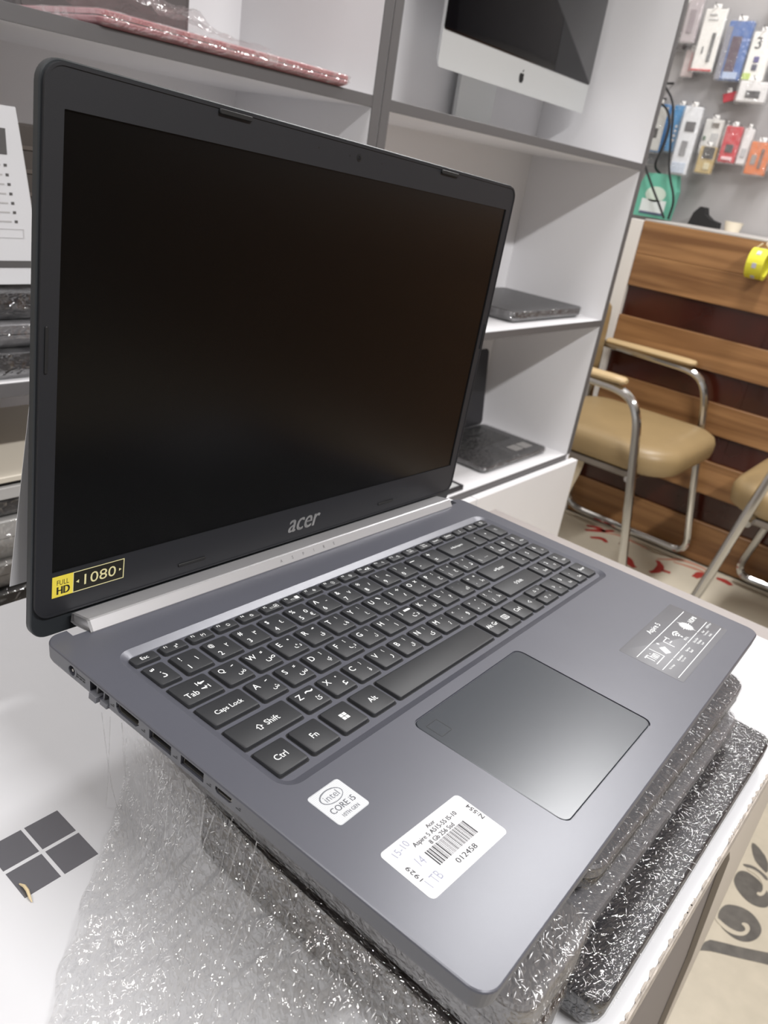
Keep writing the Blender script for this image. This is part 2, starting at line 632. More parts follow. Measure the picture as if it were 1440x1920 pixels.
# generic wrapped, closed laptop --------------------------------------------------
def closed_laptop(name, x0, y0, x1, y1, z0, z1, label, body, r=9, wrap=None, group=None, rot=0, lidm=None, pad=.8,
                  gap=True, cat='laptop', logo=None):
    cx, cy = (x0 + x1) / 2, (y0 + y1) / 2
    t = thing(name, label, cat, W(cx, cy, z0), group)
    t.rotation_euler.z = math.radians(rot)
    hx, hy, h = (x1 - x0) / 2, (y1 - y0) / 2, z1 - z0
    zb = h * 0.56
    MB().rbox(-hx, -hy, hx, hy, r, [(8, 0), (1.2, h * .25), (0, h * .45), (0.3, zb)]).build('base', body, t)
    MB().rbox(-hx, -hy, hx, hy, r, [(0.4, zb + 0.8), (0, zb + 1.2), (0, h - 1.2), (1.2, h)]).build('lid', lidm or body, t)
    MB().rbox(-hx, -hy, hx, hy, r, [(1.6, zb - 0.1), (1.6, zb + 0.9)]).build('seam', M_black, t)
    if logo:
        MB().rbox(-16, -6, 16, 6, 3, [(0, h), (0.2, h + 0.3)]).build('badge', M_logo, t)
    if wrap:
        rings = []
        seed = random.random() * 50
        for i_, z in ((6.5, 0.4), (0.4, h * .22), (-pad, h * .45), (-pad * .7, h * .62), (-pad, h - 1.0), (0.6, h + .75), (9, h + .8)):
            ring = []
            pts = rrect(-hx, -hy, hx, hy, r, 5, i_)
            # subdivide so the film can pucker
            sub = []
            for a in range(len(pts)):
                p, q = pts[a], pts[(a + 1) % len(pts)]
                L = math.hypot(q[0] - p[0], q[1] - p[1])
                k = max(1, int(L / 7))
                for s_ in range(k):
                    sub.append((p[0] + (q[0] - p[0]) * s_ / k, p[1] + (q[1] - p[1]) * s_ / k))
            for x, y in sub:
                nz = noise.noise(Vector((x * .09 + seed, y * .09, z * .15)))
                d = max(0.0, nz) * .7
                l = math.hypot(x, y) or 1
                ring.append((x + x / l * d, y + y / l * d, z + (max(0, nz) * .5 if z > h * .5 else 0)))
            rings.append(ring)
        n0 = min(len(r_) for r_ in rings)
        rings = [r_ if len(r_) == n0 else [r_[int(k * len(r_) / n0)] for k in range(n0)] for r_ in rings]
        MB().loft(rings).build('plastic_wrap', wrap, t, ang=28)
    return t


# ================================================================== TABLE
TZ = -100
tb = thing('table', 'white table with worn front edge carrying the laptop stack', 'table', W(0, 0, -850))


def tpart(n, mbx, m, **k):
    return mbx.tf(Matrix.Translation((0, 0, 850))).build(n, m, tb, **k)


tpart('table_top', MB().rbox(-1250, -25, 525, 432, 3, [(1, TZ - 18), (0, TZ - 17.4), (0, TZ - .5), (.4, TZ)], 3), M_table)
random.seed(5)
chips = MB()
x = -60.0
while x < 515:
    l = random.uniform(2, 9)
    if random.random() < 0.8:
        chips.poly([(x, -25.3), (x + l * .3, -25.3), (x + l, -25.3), (x + l * .85, -25 + random.uniform(.2, .9)),
                    (x + l * .5, -25 + random.uniform(.3, 1.5)), (x + l * .12, -25 + random.uniform(.2, .8))], TZ - 1.2, TZ + .06)
    x += l * random.uniform(.7, 1.5)
ch = tpart('worn_edge', chips, M_worn, smooth=False)
ch['kind'] = 'stuff'
tpart('edge_band', MB().box(-1250, -26.2, TZ - 17, 525, -25.05, TZ - 1.6), M_worn)
tpart('under_strip', MB().box(-1250, -24.6, TZ - 24, 524, -4, TZ - 18.1), mat('raw_board_edge', (176, 160, 138), 0.8))
tpart('back_panel', MB().box(-1240, 412, -850, 519, 430, TZ - 18.2), M_tside)
tpart('side_panel', MB().box(506, -5, -850, 525, 411.8, TZ - 24.1), M_tside)
tpart('front_panel_dark', MB().box(-1240, -20, -850, 505.8, -8.2, TZ - 24.1), M_tdark)  # dark grey panel across the table front
beige_outline = [(526, -850), (526, -124.2), (215, -124.2), (262, -131), (312, -150), (345, -182), (368, -232), (441, -378), (505, -640), (508, -850)]  # beige front piece with a slanted, rounded edge over the dark panel
m_ = MB().poly([(a, b) for a, b in beige_outline], -4, 0.2)
m_.tf(Matrix(((1, 0, 0, 0), (0, 0, 1, -20.4), (0, 1, 0, 0), (0, 0, 0, 1))))
m_.f = [tuple(reversed(q)) for q in m_.f]
tpart('front_panel_beige', m_, M_tside)

ped = thing('pedestal_cabinet', 'low taupe pedestal cabinet standing beyond the right end of the table', 'cabinet', W(650, 230, -850))
MB().rbox(-110, -195, 105, 202, 3, [(0, 0), (0, 654), (1.5, 655.5)]).build('body', M_ped, ped)
MB().box(-112.5, -150, 40, -110.2, 160, 600, .5).build('door', M_tside, ped)
MB().box(-116, -20, 520, -112.6, 60, 530, 1).build('handle', M_chrome, ped)

# window-pane logo on the white surface left of the laptop
lg = thing('window_logo_sticker', 'mirror dark four pane window logo on the white tabletop', 'sticker', W(-28, 222, TZ))
for ax, ay in ((-23.2, 220.5), (-23.0, 200.9), (-42.3, 220.5), (-42.3, 200.9)):
    MB().box(ax + 28, ay - 222, 0, ax + 45.4, ay - 222 + 17.5, 0.15).build('pane', M_mirror, lg, False)
hk = MB().tube([(0, 0, 1.1), (.6, -3, 2.0), (.4, -6.5, 2.2), (-.4, -10, 1.5), (-.6, -12.2, .8)], 0.75, 7, [.5, 1, 1, .8, .3])
tag(hk.build('dry_husk', mat('husk_tan', (205, 186, 150), .6), None, loc=W(-40.7, 208.6, TZ)),
    'tiny curled tan husk lying across the corner of the window logo', 'debris')

# ================================================================== THE STACK UNDER THE LAPTOP
random.seed(3)
k_ = closed_laptop('wrapped_laptop', 90, -18, 350, 245, -99.9, -80.5, 'black film-wrapped laptop at the bottom of the stack, lying on the white table', M_dkdev, 8, M_film_dark, 'wrapped laptops stacked under the open laptop')
box_crease_glints(k_, 130, 131.5, 19.4, 1050, 1)
k_ = closed_laptop('wrapped_laptop', 98, 2, 328, 240, -78.0, -62.5, 'smooth grey laptop second from the bottom of the stack', M_grdev, 12, M_film, 'wrapped laptops stacked under the open laptop')
box_crease_glints(k_, 115, 119, 15.5, 260, 2, 14)
k_ = closed_laptop('wrapped_laptop', 112, 7, 334, 236, -60.0, -41.5, 'film-wrapped laptop with silver edge on top of the stack, right under the open laptop', M_dkdev, 12, M_film, 'wrapped laptops stacked under the open laptop', lidm=mat('mid_grey_lid', (104, 103, 106), .4, .2))
box_crease_glints(k_, 111, 114.5, 18.5, 800, 3, 30)
closed_laptop('wrapped_box', 26, -5, 80, 170, -99.9, -62.5, 'lower dark brown film-wrapped box under the left edge of the open laptop', M_dkbrown, 9, M_film, cat='box')
k_ = closed_laptop('wrapped_box', 24, -6, 78, 172, -60.0, -27.5, 'upper light grey film-wrapped box under the left edge of the open laptop', mat('box_grey', (104, 102, 103), .5), 9, M_film_bunch, cat='box')

box_crease_glints(k_, 27, 89, 32.5, 420, 4, 30)
# loose bunched stretch film hanging from the stack down on the table
top_c = [(14, 214, -30), (9, 160, -28), (5, 95, -28), (4, 45, -28), (4, 0, -30)]
bot_c = [(34, 236, -98.6), (2, 206, -98.8), (-34, 174, -98.8), (-68, 139, -98.8), (-100, 90, -98.8), (-90, 30, -98.8), (-60, -18, -98.8)]


def curve_at(c, t):
    f = t * (len(c) - 1)
    i = min(int(f), len(c) - 2)
    return Vector(c[i]).lerp(Vector(c[i + 1]), f - i)


NS, NT = 260, 90
vv, ff = [], []
for j in range(NT + 1):
    t = j / NT
    for i in range(NS + 1):
        s_ = i / NS
        a, b = curve_at(top_c, s_), curve_at(bot_c, s_)
        # film falls steeply, then lies almost flat on the table
        p = a.lerp(b, t)
        fall = (1 - t) ** 2.1
        p.z = b.z + (a.z - b.z) * fall
        pl = noise.noise(Vector((s_ * 34 + .8 * t, t * 1.3, 1.7)))
        pl2 = noise.noise(Vector((s_ * 80 + 1.2 * t, t * 2.5, 7.1)))
        cr = noise.noise(Vector((p.x * .13, p.y * .13, 3.0)))
        cr2 = noise.noise(Vector((p.x * .33, p.y * .33, 9.0)))
        env = min(1, t * 6) * min(1, (1 - t) * 10 + .12)
        rag = noise.noise(Vector((s_ * 16, 0, 4))) * 5 * t * t
        d = (b - a).normalized()
        p += d * rag
        p.z += env * (4.5 + 4.2 * pl + 1.8 * pl2 + 2.6 * cr + 1.2 * cr2)
        p.z = max(p.z, -99.2)
        vv.append(tuple(p - Vector((-40, 110, -100))))
for j in range(NT):
    for i in range(NS):
        q = j * (NS + 1) + i
        ff.append((q, q + NS + 1, q + NS + 2, q + 1))
bunch = MB().add(vv, ff).build('loose_stretch_film', M_film_bunch, None, ang=80, loc=W(-40, 110, -100))
tag(bunch, 'crumpled clear stretch film bunched on the white table in front of the laptop ports', 'plastic film')
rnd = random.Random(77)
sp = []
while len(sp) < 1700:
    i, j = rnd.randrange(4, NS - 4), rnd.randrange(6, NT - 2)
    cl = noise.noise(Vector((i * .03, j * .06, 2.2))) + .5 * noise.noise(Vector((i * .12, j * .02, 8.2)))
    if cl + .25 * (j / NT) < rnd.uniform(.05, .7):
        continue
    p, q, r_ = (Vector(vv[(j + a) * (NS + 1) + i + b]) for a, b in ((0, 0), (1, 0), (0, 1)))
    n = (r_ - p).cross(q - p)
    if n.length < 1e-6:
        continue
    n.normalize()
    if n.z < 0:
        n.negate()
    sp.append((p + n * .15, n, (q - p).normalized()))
crease_glint_mesh(sp, bunch, rnd, .5, 4.0, .14)
# taut strands of film
for i in range(16):
    random.seed(40 + i)
    y = 212 - i * 7.5
    a = Vector((3 + random.uniform(-2, 2), y, -22 - random.random() * 4))
    b = Vector((20 - i * 3.4 + random.uniform(-6, 6), y + random.uniform(-6, 22) - i * 1.2, -97.5))
    mid = a.lerp(b, .5) + Vector((0, 0, -5 - random.random() * 7))
    MB().tube([tuple(q - Vector((-40, 110, -100))) for q in fillet([a, mid, b], 60, 6)], random.uniform(.12, .38), 5).build('film_strand', M_film_bunch, bunch)

# ================================================================== THE OPEN LAPTOP
lap = thing('laptop', 'open slate grey laptop with black screen and Arabic-English keyboard on the stack', 'laptop')
RL = Matrix(((0.99770464, -0.03866879, 0.05558943),
             (0.03972968, 0.99904638, -0.01810736),
             (-0.05483623, 0.02027434, 0.99828951))).to_4x4()
RL.translation = W(0, 0, 0)
lap.matrix_world = RL
LW, LD = 363.4, 241.5

base = MB().rbox(0, 0, LW, LD, 8, [(16, -16.5), (5, -12.5), (1.6, -9.5), (.6, -7.6), (0, -1.0), (.25, -.35), (.7, 0)], 7)
base_o = base.build('base', M_deck, lap, fix=True)
base_o.data.materials.append(M_side)
for p in base_o.data.polygons:
    if p.normal.z < 0.3:
        p.material_index = 1

# cutters: keyboard well, touchpad pocket, ports on the left side
cut = MB()
cut.rbox(16.5, 101, 348, 212.5, 9, [(4.2, -1.7), (0, 0.02), (0, 1)], 6)
cut.rbox(90.55, 15.25, 193.85, 94.65, 4.8, [(0, -.95), (0, 1)], 6)
cut.box(12, 235.6, -6, 352, 260, 3)


def side_cut(mb, y0, y1, z0, z1, ch=0.0, depth=11):
    if ch:
        o = [(y0 + ch, z0), (y1 - ch, z0), (y1, z0 + ch), (y1, z1), (y0, z1), (y0, z0 + ch)]
    else:
        o = [(y0, z0), (y1, z0), (y1, z1), (y0, z1)]
    mb.loft([[(depth, a, b) for a, b in o], [(-3, a, b) for a, b in o]])


side_cut(cut, 190.3, 204.2, -7.0, -1.7)             # network
side_cut(cut, 170.2, 185.4, -6.2, -1.6, 1.8)        # HDMI
side_cut(cut, 149.4, 163.2, -6.3, -1.5)             # USB
side_cut(cut, 129.8, 143.4, -6.3, -1.5)             # USB
side_cut(cut, 113.8, 123.0, -5.7, -2.7, 1.2)        # USB C
cut.loft([[(d, 217.6 + 2.4 * math.cos(a * math.pi / 8), -4.2 + 2.4 * math.sin(a * math.pi / 8)) for a in range(16)] for d in (9, -3)])
cut_o = cut.build('cut', M_port, lap, False, fix=True)
md = base_o.modifiers.new('b', 'BOOLEAN')
md.operation = 'DIFFERENCE'
md.solver = 'EXACT'
md.use_self = True
md.object = cut_o
bpy.context.view_layer.update()
dg = bpy.context.evaluated_depsgraph_get()
newme = bpy.data.meshes.new_from_object(base_o.evaluated_get(dg))
base_o.modifiers.clear()
base_o.data = newme
bpy.data.objects.remove(cut_o, do_unlink=True)
newme.shade_smooth()
newme.set_sharp_from_angle(angle=math.radians(11))

# --- keyboard
KZ0, KZ1 = -1.66, -0.1
slots = MB()
keys = []     # (x0, x1, y0, y1, [(text, rx, ry, height)...])
RW = {'F': (200.2, 206.2), 'N': (182.0, 196.6), 'Q': (164.0, 178.7), 'A': (146.7, 160.7), 'Z': (129.0, 142.8), 'B': (109.3, 125.2)}
TOPR = ['Esc', 'F1', 'F2', 'F3', 'F4', 'F5', 'F6', 'F7', 'F8', 'F9', 'F10', 'F11', 'F12', 'Prt Sc\nSysRq', 'Pause\nBreak']
ICON = {'F1': 'z\u1dbb', 'F2': '(\u2022)', 'F3': '\u2600', 'F4': '\u263c', 'F5': '\u25ad\u25a3', 'F6': '\u25ad\u25a0', 'F7': '\u25c8', 'F8': '\u2297', 'F9': '\u2699', 'F10': '\u25c2\u00d7', 'F11': '\u25c2)', 'F12': '\u25c2))'}
for i, s_ in enumerate(TOPR):
    x = 20.8 + 16.45 * i
    if s_ in ICON:
        lg_ = [(s_, .22, .70, 1.5), (ICON[s_], .60, .42, 2.5)]
    else:
        lg_ = [(s_, .5, .5, 2.2 if '\n' not in s_ else 3.6)]
    keys.append((x, x + 13.4, 'F', lg_))
for x, s_ in ((266.4, 'Insert'), (282.3, 'Delete'), (298.4, '/'), (314.0, '*'), (329.3, '\u23fb')):
    keys.append((x, x + 12.6, 'F', [(s_, .5, .5, 1.9 if len(s_) > 1 else 2.8)]))
keys.append((20.8, 32.0, 'N', [('\u0630', .5, .42, 4.4), ('\u0651', .3, .78, 1.8)]))
num = ['1!\u0661', '2@\u0662', '3#\u0663', '4$\u0664', '5%\u0665', '6^\u0666', '7&\u0667', '8*\u0668', '9(\u0669', '0)\u0660', '-_', '=+']
for i, s_ in enumerate(num):
    x = 36.0 + 18.95 * i
    l = [(s_[1], .22, .74, 3.1 if s_[1] not in '_' else .5), (s_[0], .24, .26, 3.2 if s_[0] not in '-=' else (1.6 if s_[0] == '=' else .5))]
    if len(s_) > 2:
        l.append((s_[2], .70, .52, 2.8 if s_[2] not in '\u0660' else 1.2))
    if s_[0] == '5':
        l.append(('\u20ac', .78, .24, 3.0))
    keys.append((x, x + 15.2, 'N', l))
keys.append((263.6, 295.2, 'N', [('\u2190Backspace', .5, .5, 2.7)]))
keys.append((20.9, 41.3, 'Q', [('Tab', .30, .35, 3.2), ('\u21e4', .70, .66, 2.4), ('\u21e5', .70, .40, 2.4)]))
qrow = [('Q', '\u0636'), ('W', '\u0635'), ('E', '\u062b'), ('R', '\u0642'), ('T', '\u0641'), ('Y', '\u063a'), ('U', '\u0639'), ('I', '\u0647'), ('O', '\u062e'), ('P', '\u062d'), ('[', '\u062c'), (']', '\u062f')]
arow = [('A', '\u0634'), ('S', '\u0633'), ('D', '\u064a'), ('F', '\u0628'), ('G', '\u0644'), ('H', '\u0627'), ('J', '\u062a'), ('K', '\u0646'), ('L', '\u0645'), (';', '\u0643'), ("'", '\u0637')]
zrow = [('Z', '\u0626'), ('X', '\u0621'), ('C', '\u0624'), ('V', '\u0631'), ('B', '\u0644\u0627'), ('N', '\u0649'), ('M', '\u0629'), (',', '\u0648'), ('.', '\u0632'), ('/', '\u0638')]
SHIFT = {'Q': '\u064e', 'W': '\u064b', 'E': '\u064f', 'R': '\u064c', 'T': '\u0625', 'Y': '\u0625', 'U': '`', 'I': '\u00f7', 'O': '\u00d7', 'P': '\u061b', 'A': '\u0650', 'S': '\u064d', 'D': ']', 'F': '[', 'G': '\u0623', 'H': '\u0623', 'J': '\u0640', 'K': '\u060c', 'L': '/', 'Z': '~', 'X': '\u0652', 'C': '}', 'V': '{', 'B': '\u0622', 'N': '\u0622', 'M': '\u2019', '[': '<', ']': '>', ';': ':', "'": '"', ',': ',', '.': '.', '/': '\u061f'}
PUNCT = {'[': ('{', '['), ']': ('}', ']'), ';': (':', ';'), "'": ('"', "'"), ',': ('<', ','), '.': ('>', '.'), '/': ('?', '/')}


def small(c, h):
    return .9 if c in ".,'\u2019:;\u0652\u064e\u0650" else (1.5 if c in '~"\u064f\u064b\u064d\u064c\u060c\u0640<>' else h)


for row, x0, rk in ((qrow, 44.9, 'Q'), (arow, 49.6, 'A'), (zrow, 59.8, 'Z')):
    for i, (a, b) in enumerate(row):
        x = x0 + 18.93 * i
        if a in PUNCT:
            l = [(PUNCT[a][0], .22, .74, small(PUNCT[a][0], 3.0)), (PUNCT[a][1], .24, .26, small(PUNCT[a][1], 3.0))]
        else:
            l = [(a, .24, .70, 3.5)]
        l += [(b, .74, .32, 3.1), (SHIFT[a], .70, .76, small(SHIFT[a], 2.3))]
        keys.append((x, x + 15.3, rk, l))
keys.append((273.0, 295.2, 'Q', [('|', .14, .72, 3.0), ('\\', .14, .26, 3.0), ('\u2026', .55, .3, .6)]))
keys.append((21.0, 46.3, 'A', [('Caps Lock', .52, .45, 3.4)]))
keys.append((258.8, 295.2, 'A', [('\u21b5Enter', .5, .5, 3.0)]))
keys.append((21.0, 56.1, 'Z', [('\u21e7', .40, .46, 3.6), ('Shift', .62, .48, 3.2)]))
keys.append((249.3, 295.2, 'Z', [('\u21e7Shift', .5, .5, 3.0)]))
for a, b, s_ in ((20.9, 38.0, 'Ctrl'), (41.4, 58.2, 'Fn'), (61.8, 78.4, 'WIN'), (82.2, 99.2, 'Alt'), (102.6, 194.3, ''), (198.0, 211.3, 'Alt Gr'), (214.0, 227.3, 'MENU'), (230.0, 243.2, 'Ctrl'), (246.2, 258.8, '\u25c1')):
    keys.append((a, b, 'B', [(s_, .5, .5, 3.1 if len(s_) != 6 else 3.0)] if s_ else []))
keys.append((262.0, 280.2, (118.7, 126.2), [('\u25b3', .4, .5, 2.2), ('\u2600', .68, .5, 2.0)]))
keys.append((262.0, 280.2, (109.3, 117.2), [('\u25bd', .4, .5, 2.2), ('\u2600', .68, .5, 1.6)]))
keys.append((283.4, 296.0, 'B', [('\u25b7', .4, .5, 2.4), ('\u25c2)', .68, .3, 1.8)]))
for rk, names in (('N', ('-', '+', 'Num\nLock')), ('Q', ('7|Home', '8|\u25b3', '9|PgUp')), ('A', ('4|\u25c1', '5', '6|\u25b7')), ('Z', ('1|End', '2|\u25bd', '3|PgDn')), ('B', ('0|Ins', '.|Del', 'Enter'))):
    for x, s_ in zip((298.6, 314.1, 329.6), names):
        if '|' in s_:
            a, b = s_.split('|')
            l = [(a, .35, .66, 3.0 if a != '.' else .6), (b, .68, .28, 2.0)]
        else:
            l = [(s_, .5, .55, {'-': .5, '+': 2.0}.get(s_, 2.4 if len(s_) > 1 else 3.0))]
        keys.append((x, x + 12.7, rk, l))
for x0, x1, rk, leg in keys:
    y0, y1 = RW[rk] if isinstance(rk, str) else rk
    slots.rbox(x0 - .8, y0 - .8, x1 + .8, y1 + .8, 1.6, [(0, -1.9), (0, -1.66)], 2)
    k = MB().rbox(x0, y0, x1, y1, 1.3, [(-.1, KZ0), (0, KZ1 - .35), (.12, KZ1 - .1), (.4, KZ1)], 3)
    cx, cy = (x0 + x1) / 2, (y0 + y1) / 2
    k.tf(Matrix.Translation((-cx, -cy, 0)))
    ko = k.build('key', M_key, lap, loc=(cx * S, cy * S, 0))
    if leg:
        t = MB()
        w, h = x1 - x0, y1 - y0
        for s_, rx, ry, hh in leg:
            px, py = (rx - .5) * w, (ry - .5) * h
            if s_ == 'WIN':
                for a, b in ((-2, .2), (.2, .2), (-2, -2), (.2, -2)):
                    t.add([(a, b, KZ1 + .03), (a + 1.8, b, KZ1 + .03), (a + 1.8, b + 1.8, KZ1 + .03), (a, b + 1.8, KZ1 + .03)], [(0, 1, 2, 3)])
            elif s_ == 'MENU':
                t.frame(rrect(-2.6, -2, 2.6, 2, .3, 1), rrect(-2.2, -1.6, 2.2, 1.6, .3, 1), KZ1 + .02, KZ1 + .04)
                for b in (-.9, 0, .9):
                    t.box(-1.6, b - .15, KZ1 + .02, 1.6, b + .15, KZ1 + .04)
            else:
                put_text(t, s_, px, py, KZ1 + .03, h=hh)
        if t.v:
            t.build('legend', M_legend, ko, False)
slots.build('key_slots', M_keyslot, lap, False)

# --- touchpad
pad = MB().rbox(91.2, 15.9, 193.2, 94.0, 4.2, [(0, -1.2), (0, -.45), (.25, -.2)], 6).build('touchpad', M_padglass, lap)
MB().frame(rrect(94.6, 79.8, 103.2, 88.9, .3, 1), rrect(94.85, 80.05, 102.95, 88.65, .3, 1), -.21, -.17).build('fingerprint_reader', M_black, pad, False)

# --- stickers on the palm rest
st = MB().rbox(19.0, 76.0, 37.2, 93.6, 1.6, [(0, -.02), (0, .08), (.05, .12)], 4).build('processor_sticker', M_intel, lap)
g = MB()
for i in range(24):
    q = 19.6 + i * .74
    g.box(q, 76.5, .115, q + .16, 93.1, .128)
    if i < 23:
        g.box(19.5, 76.6 + i * .73, .115, 36.7, 76.76 + i * .73, .128)
g.build('dot_grid', mat('intel_grid', (206, 208, 212), .35), st, False)
t = MB()
put_text(t, 'intel', 28, 88.5, .15, w=7.6)
ov = [(28 + 6.0 * math.cos(a * math.pi / 16), 88.5 + 3.5 * math.sin(a * math.pi / 16)) for a in range(32)]
ov2 = [(28.1 + 5.5 * math.cos(a * math.pi / 16), 88.4 + 3.0 * math.sin(a * math.pi / 16)) for a in range(32)]
t.frame(ov, ov2, .14, .15)
put_text(t, 'CORE i5', 28, 82.6, .15, w=13.4, h=2.9, bold=.15)
put_text(t, '10TH GEN', 28.4, 78.7, .15, w=9.2, h=1.7, bold=.1)
t.build('print', M_intel_ink, st, False)

lab = MB().rbox(-24.8, -12.6, 24.8, 12.6, 2.2, [(0, 0), (0, .1), (.05, .13)], 5)
lm = Matrix.Translation((43.3, 44.3, 0)) @ Matrix.Rotation(math.radians(-2.9), 4, 'Z')
lab.tf(lm)
lab_o = lab.build('price_label', M_paper, lap)
t = MB()
put_text(t, 'Acer', 2.5, 9.6, .16, h=1.7, bold=.14)
put_text(t, 'Aspire 5 A515-55 I5-10', 2.2, 6.6, .16, w=27, bold=.14)
put_text(t, '8 Gb 256 Ssd', 2.5, 3.9, .16, w=15, bold=.14)
random.seed(11)
x = -10.5
while x < 14.8:
    w = random.choice((.25, .25, .45, .7))
    t.box(x, -5.0, .14, x + w, 2.4, .16)
    x += w + random.choice((.3, .3, .5))
put_text(t, '012458', 2.2, -8.0, .16, w=12.5, h=2.3, bold=.12)
put_text(t, 'N:554', 22.7, 2.0, .16, w=8.5, h=2.0, rot=90, bold=.14)
put_text(t, '1929', -21.2, -1.2, .16, w=7.2, h=2.0, rot=90, bold=.12)
t.tf(lm)
t.build('label_print', M_ink, lab_o, False)
t = MB()
put_text(t, '15-10', -16.2, 9.0, .16, w=9, h=3.0, rot=8)
put_text(t, '14', -14.5, 1.0, .16, w=3.4, h=4.0, rot=-6)
put_text(t, '1 TB', -17.0, -7.2, .16, w=7.5, h=4.0, rot=4)
t.tf(lm)
t.build('pencil_note', M_pencil, lab_o, False)

fe = MB().rbox(247.6, 15.9, 343.6, 55.0, 1.5, [(0, -.02), (0, .06), (.05, .09)], 4).build('feature_sticker', M_feat, lap)
t = MB()
Z = .12
for a, b, y in ((250.3, 340.8, 44.7), (250.3, 340.8, 19.8)):
    t.box(a, y - .2, Z - .02, b, y + .2, Z)
for a, b in ((250.3, 269), (270.2, 282), (283.4, 297), (298.3, 318), (319.2, 340.8)):
    t.box(a, 28.9, Z - .02, b, 29.3, Z)
put_text(t, 'Aspire 5', 296, 50, Z, w=19, h=4.6)
put_text(t, 'Thin', 259.5, 38.5, Z, w=11, h=6.0)
t.box(253.5, 33.4, Z - .02, 267.5, 33.9, Z)
t.box(267.0, 33.4, Z - .02, 267.5, 43.2, Z)
t.poly([(271, 34), (275.5, 32.2), (279, 37.4), (274.5, 39.4)], Z - .02, Z)
put_text(t, '\u2726', 278.5, 41.6, Z, h=2.4)
for a in ((284.5, 33.0, 285.1, 40.5), (284.5, 40.0, 292, 40.5), (286.6, 36.4, 290.5, 37.0), (291.4, 38.5, 292, 41.8)):
    t.box(a[0], a[1], Z - .02, a[2], a[3], Z)
for rr in (2.2, 4.0, 5.8):
    pts = [(303 + rr * math.cos(math.radians(d)), 34.5 + rr * math.sin(math.radians(d))) for d in range(45, 136, 10)]
    pts += [(303 + (rr - .9) * math.cos(math.radians(d)), 34.5 + (rr - .9) * math.sin(math.radians(d))) for d in range(135, 44, -10)]
    t.poly(pts, Z - .02, Z)
t.poly([(303 + .8 * math.cos(a), 34.3 + .8 * math.sin(a)) for a in [i * math.pi / 5 for i in range(10)]], Z - .02, Z)
put_text(t, 'Wi-Fi 6', 303, 31.6, Z, w=6, h=1.8)
bp = []
for i in range(40):
    rr = 3.4 if i % 2 else (5.2 if i % 5 else 6.6)
    bp.append((320.5 + rr * math.cos(i * math.pi / 20), 36.8 + rr * math.sin(i * math.pi / 20)))
t.poly(bp, Z - .02, Z)
put_text(t, 'HDMI', 334, 37, Z, w=11, h=3.2, bold=.25)
for cx, y0, rows in ((259, 26.2, ('Thin Design',)), (274.5, 26.4, ('Aluminium', 'Top Cover')), (290, 26.4, ('Narrow', 'Bezel')), (307, 26.6, ('Ultra-Fast', 'Wireless', 'Speed')), (324, 26.8, ('Acer', 'TrueHarmony', 'Audio')), (336.5, 26.8, ('HDMI Port',))):
    for i, r_ in enumerate(rows):
        put_text(t, r_, cx, y0 - 2.3 * i, Z, h=1.5)
t.build('sticker_print', M_legend, fe, False)

# --- ports
pp = MB()
for y0, y1 in ((149.4, 163.2), (129.8, 143.4)):
    u = MB()
    outl = [(y0 + .5, -6.0), (y1 - .5, -6.0), (y1 - .5, -1.8), (y0 + .5, -1.8)]
    inl = [(y0 + .9, -5.6), (y1 - .9, -5.6), (y1 - .9, -2.2), (y0 + .9, -2.2)]
    u.frame(outl, inl, -10.5, -1.6)
    u.tf(Matrix(((0, 0, -1, 0), (1, 0, 0, 0), (0, 1, 0, 0), (0, 0, 0, 1))))
    uo = u.build('usb_port', M_steel, lap, False)
    MB().box(2.4, y0 + 1.4, -3.9, 10, y1 - 1.4, -2.5).build('tongue', M_usb, uo, False)
    c_ = MB()
    for k in range(4):
        q = y0 + 2.4 + k * 2.7
        c_.box(2.3, q, -4.05, 7, q + 1.3, -3.88)
    c_.build('contacts', M_black, uo, False)
hd = [(172.2, -6.0), (183.4, -6.0), (185.0, -4.3), (185.0, -1.8), (170.6, -1.8), (170.6, -4.3)]
hi = [(172.5, -5.6), (183.2, -5.6), (184.5, -4.1), (184.5, -2.2), (171.1, -2.2), (171.1, -4.1)]
u = MB().frame(hd, hi, -10, -1.4)
u.tf(Matrix(((0, 0, -1, 0), (1, 0, 0, 0), (0, 1, 0, 0), (0, 0, 0, 1))))
ho = u.build('hdmi_port', M_steel, lap, False)
MB().box(3, 173, -4.6, 10, 182.6, -3.3).build('tongue', M_black, ho, False)
u = MB().frame(rrect(114.2, -5.4, 122.6, -3.0, 1.2, 4), rrect(114.6, -5.0, 122.2, -3.4, .8, 4), -9, -1.0)
u.tf(Matrix(((0, 0, -1, 0), (1, 0, 0, 0), (0, 1, 0, 0), (0, 0, 0, 1))))
uc = u.build('usb_c_port', M_steel, lap, False)
MB().box(2.6, 115.6, -4.5, 9, 121.2, -3.9).build('tongue', M_black, uc, False)
e = MB()
e.box(-.4, 191.0, -9.0, 7, 196.0, -6.6, .3)
e.box(-1.2, 197.6, -9.6, 7, 202.8, -6.2, .3)
e.box(1.0, 199.5, -6.4, 2.0, 200.4, -2.2)
e.box(1.0, 194.5, -6.8, 2.0, 195.4, -2.6)
e.build('network_port_flap', M_side, lap, False)
d = MB()
d.frame([(217.6 + 3.6 * math.cos(a * math.pi / 12), -4.2 + 3.4 * math.sin(a * math.pi / 12)) for a in range(24)],
        [(217.6 + 2.5 * math.cos(a * math.pi / 12), -4.2 + 2.4 * math.sin(a * math.pi / 12)) for a in range(24)], -1, -.05)
d.tf(Matrix(((0, 0, -1, 0), (1, 0, 0, 0), (0, 1, 0, 0), (0, 0, 0, 1))))
dj = d.build('power_jack', M_side, lap, False)
MB().tube([(.6, 217.6, -4.2), (8, 217.6, -4.2)], .7, 8).build('pin', M_steel, dj)
t = MB()
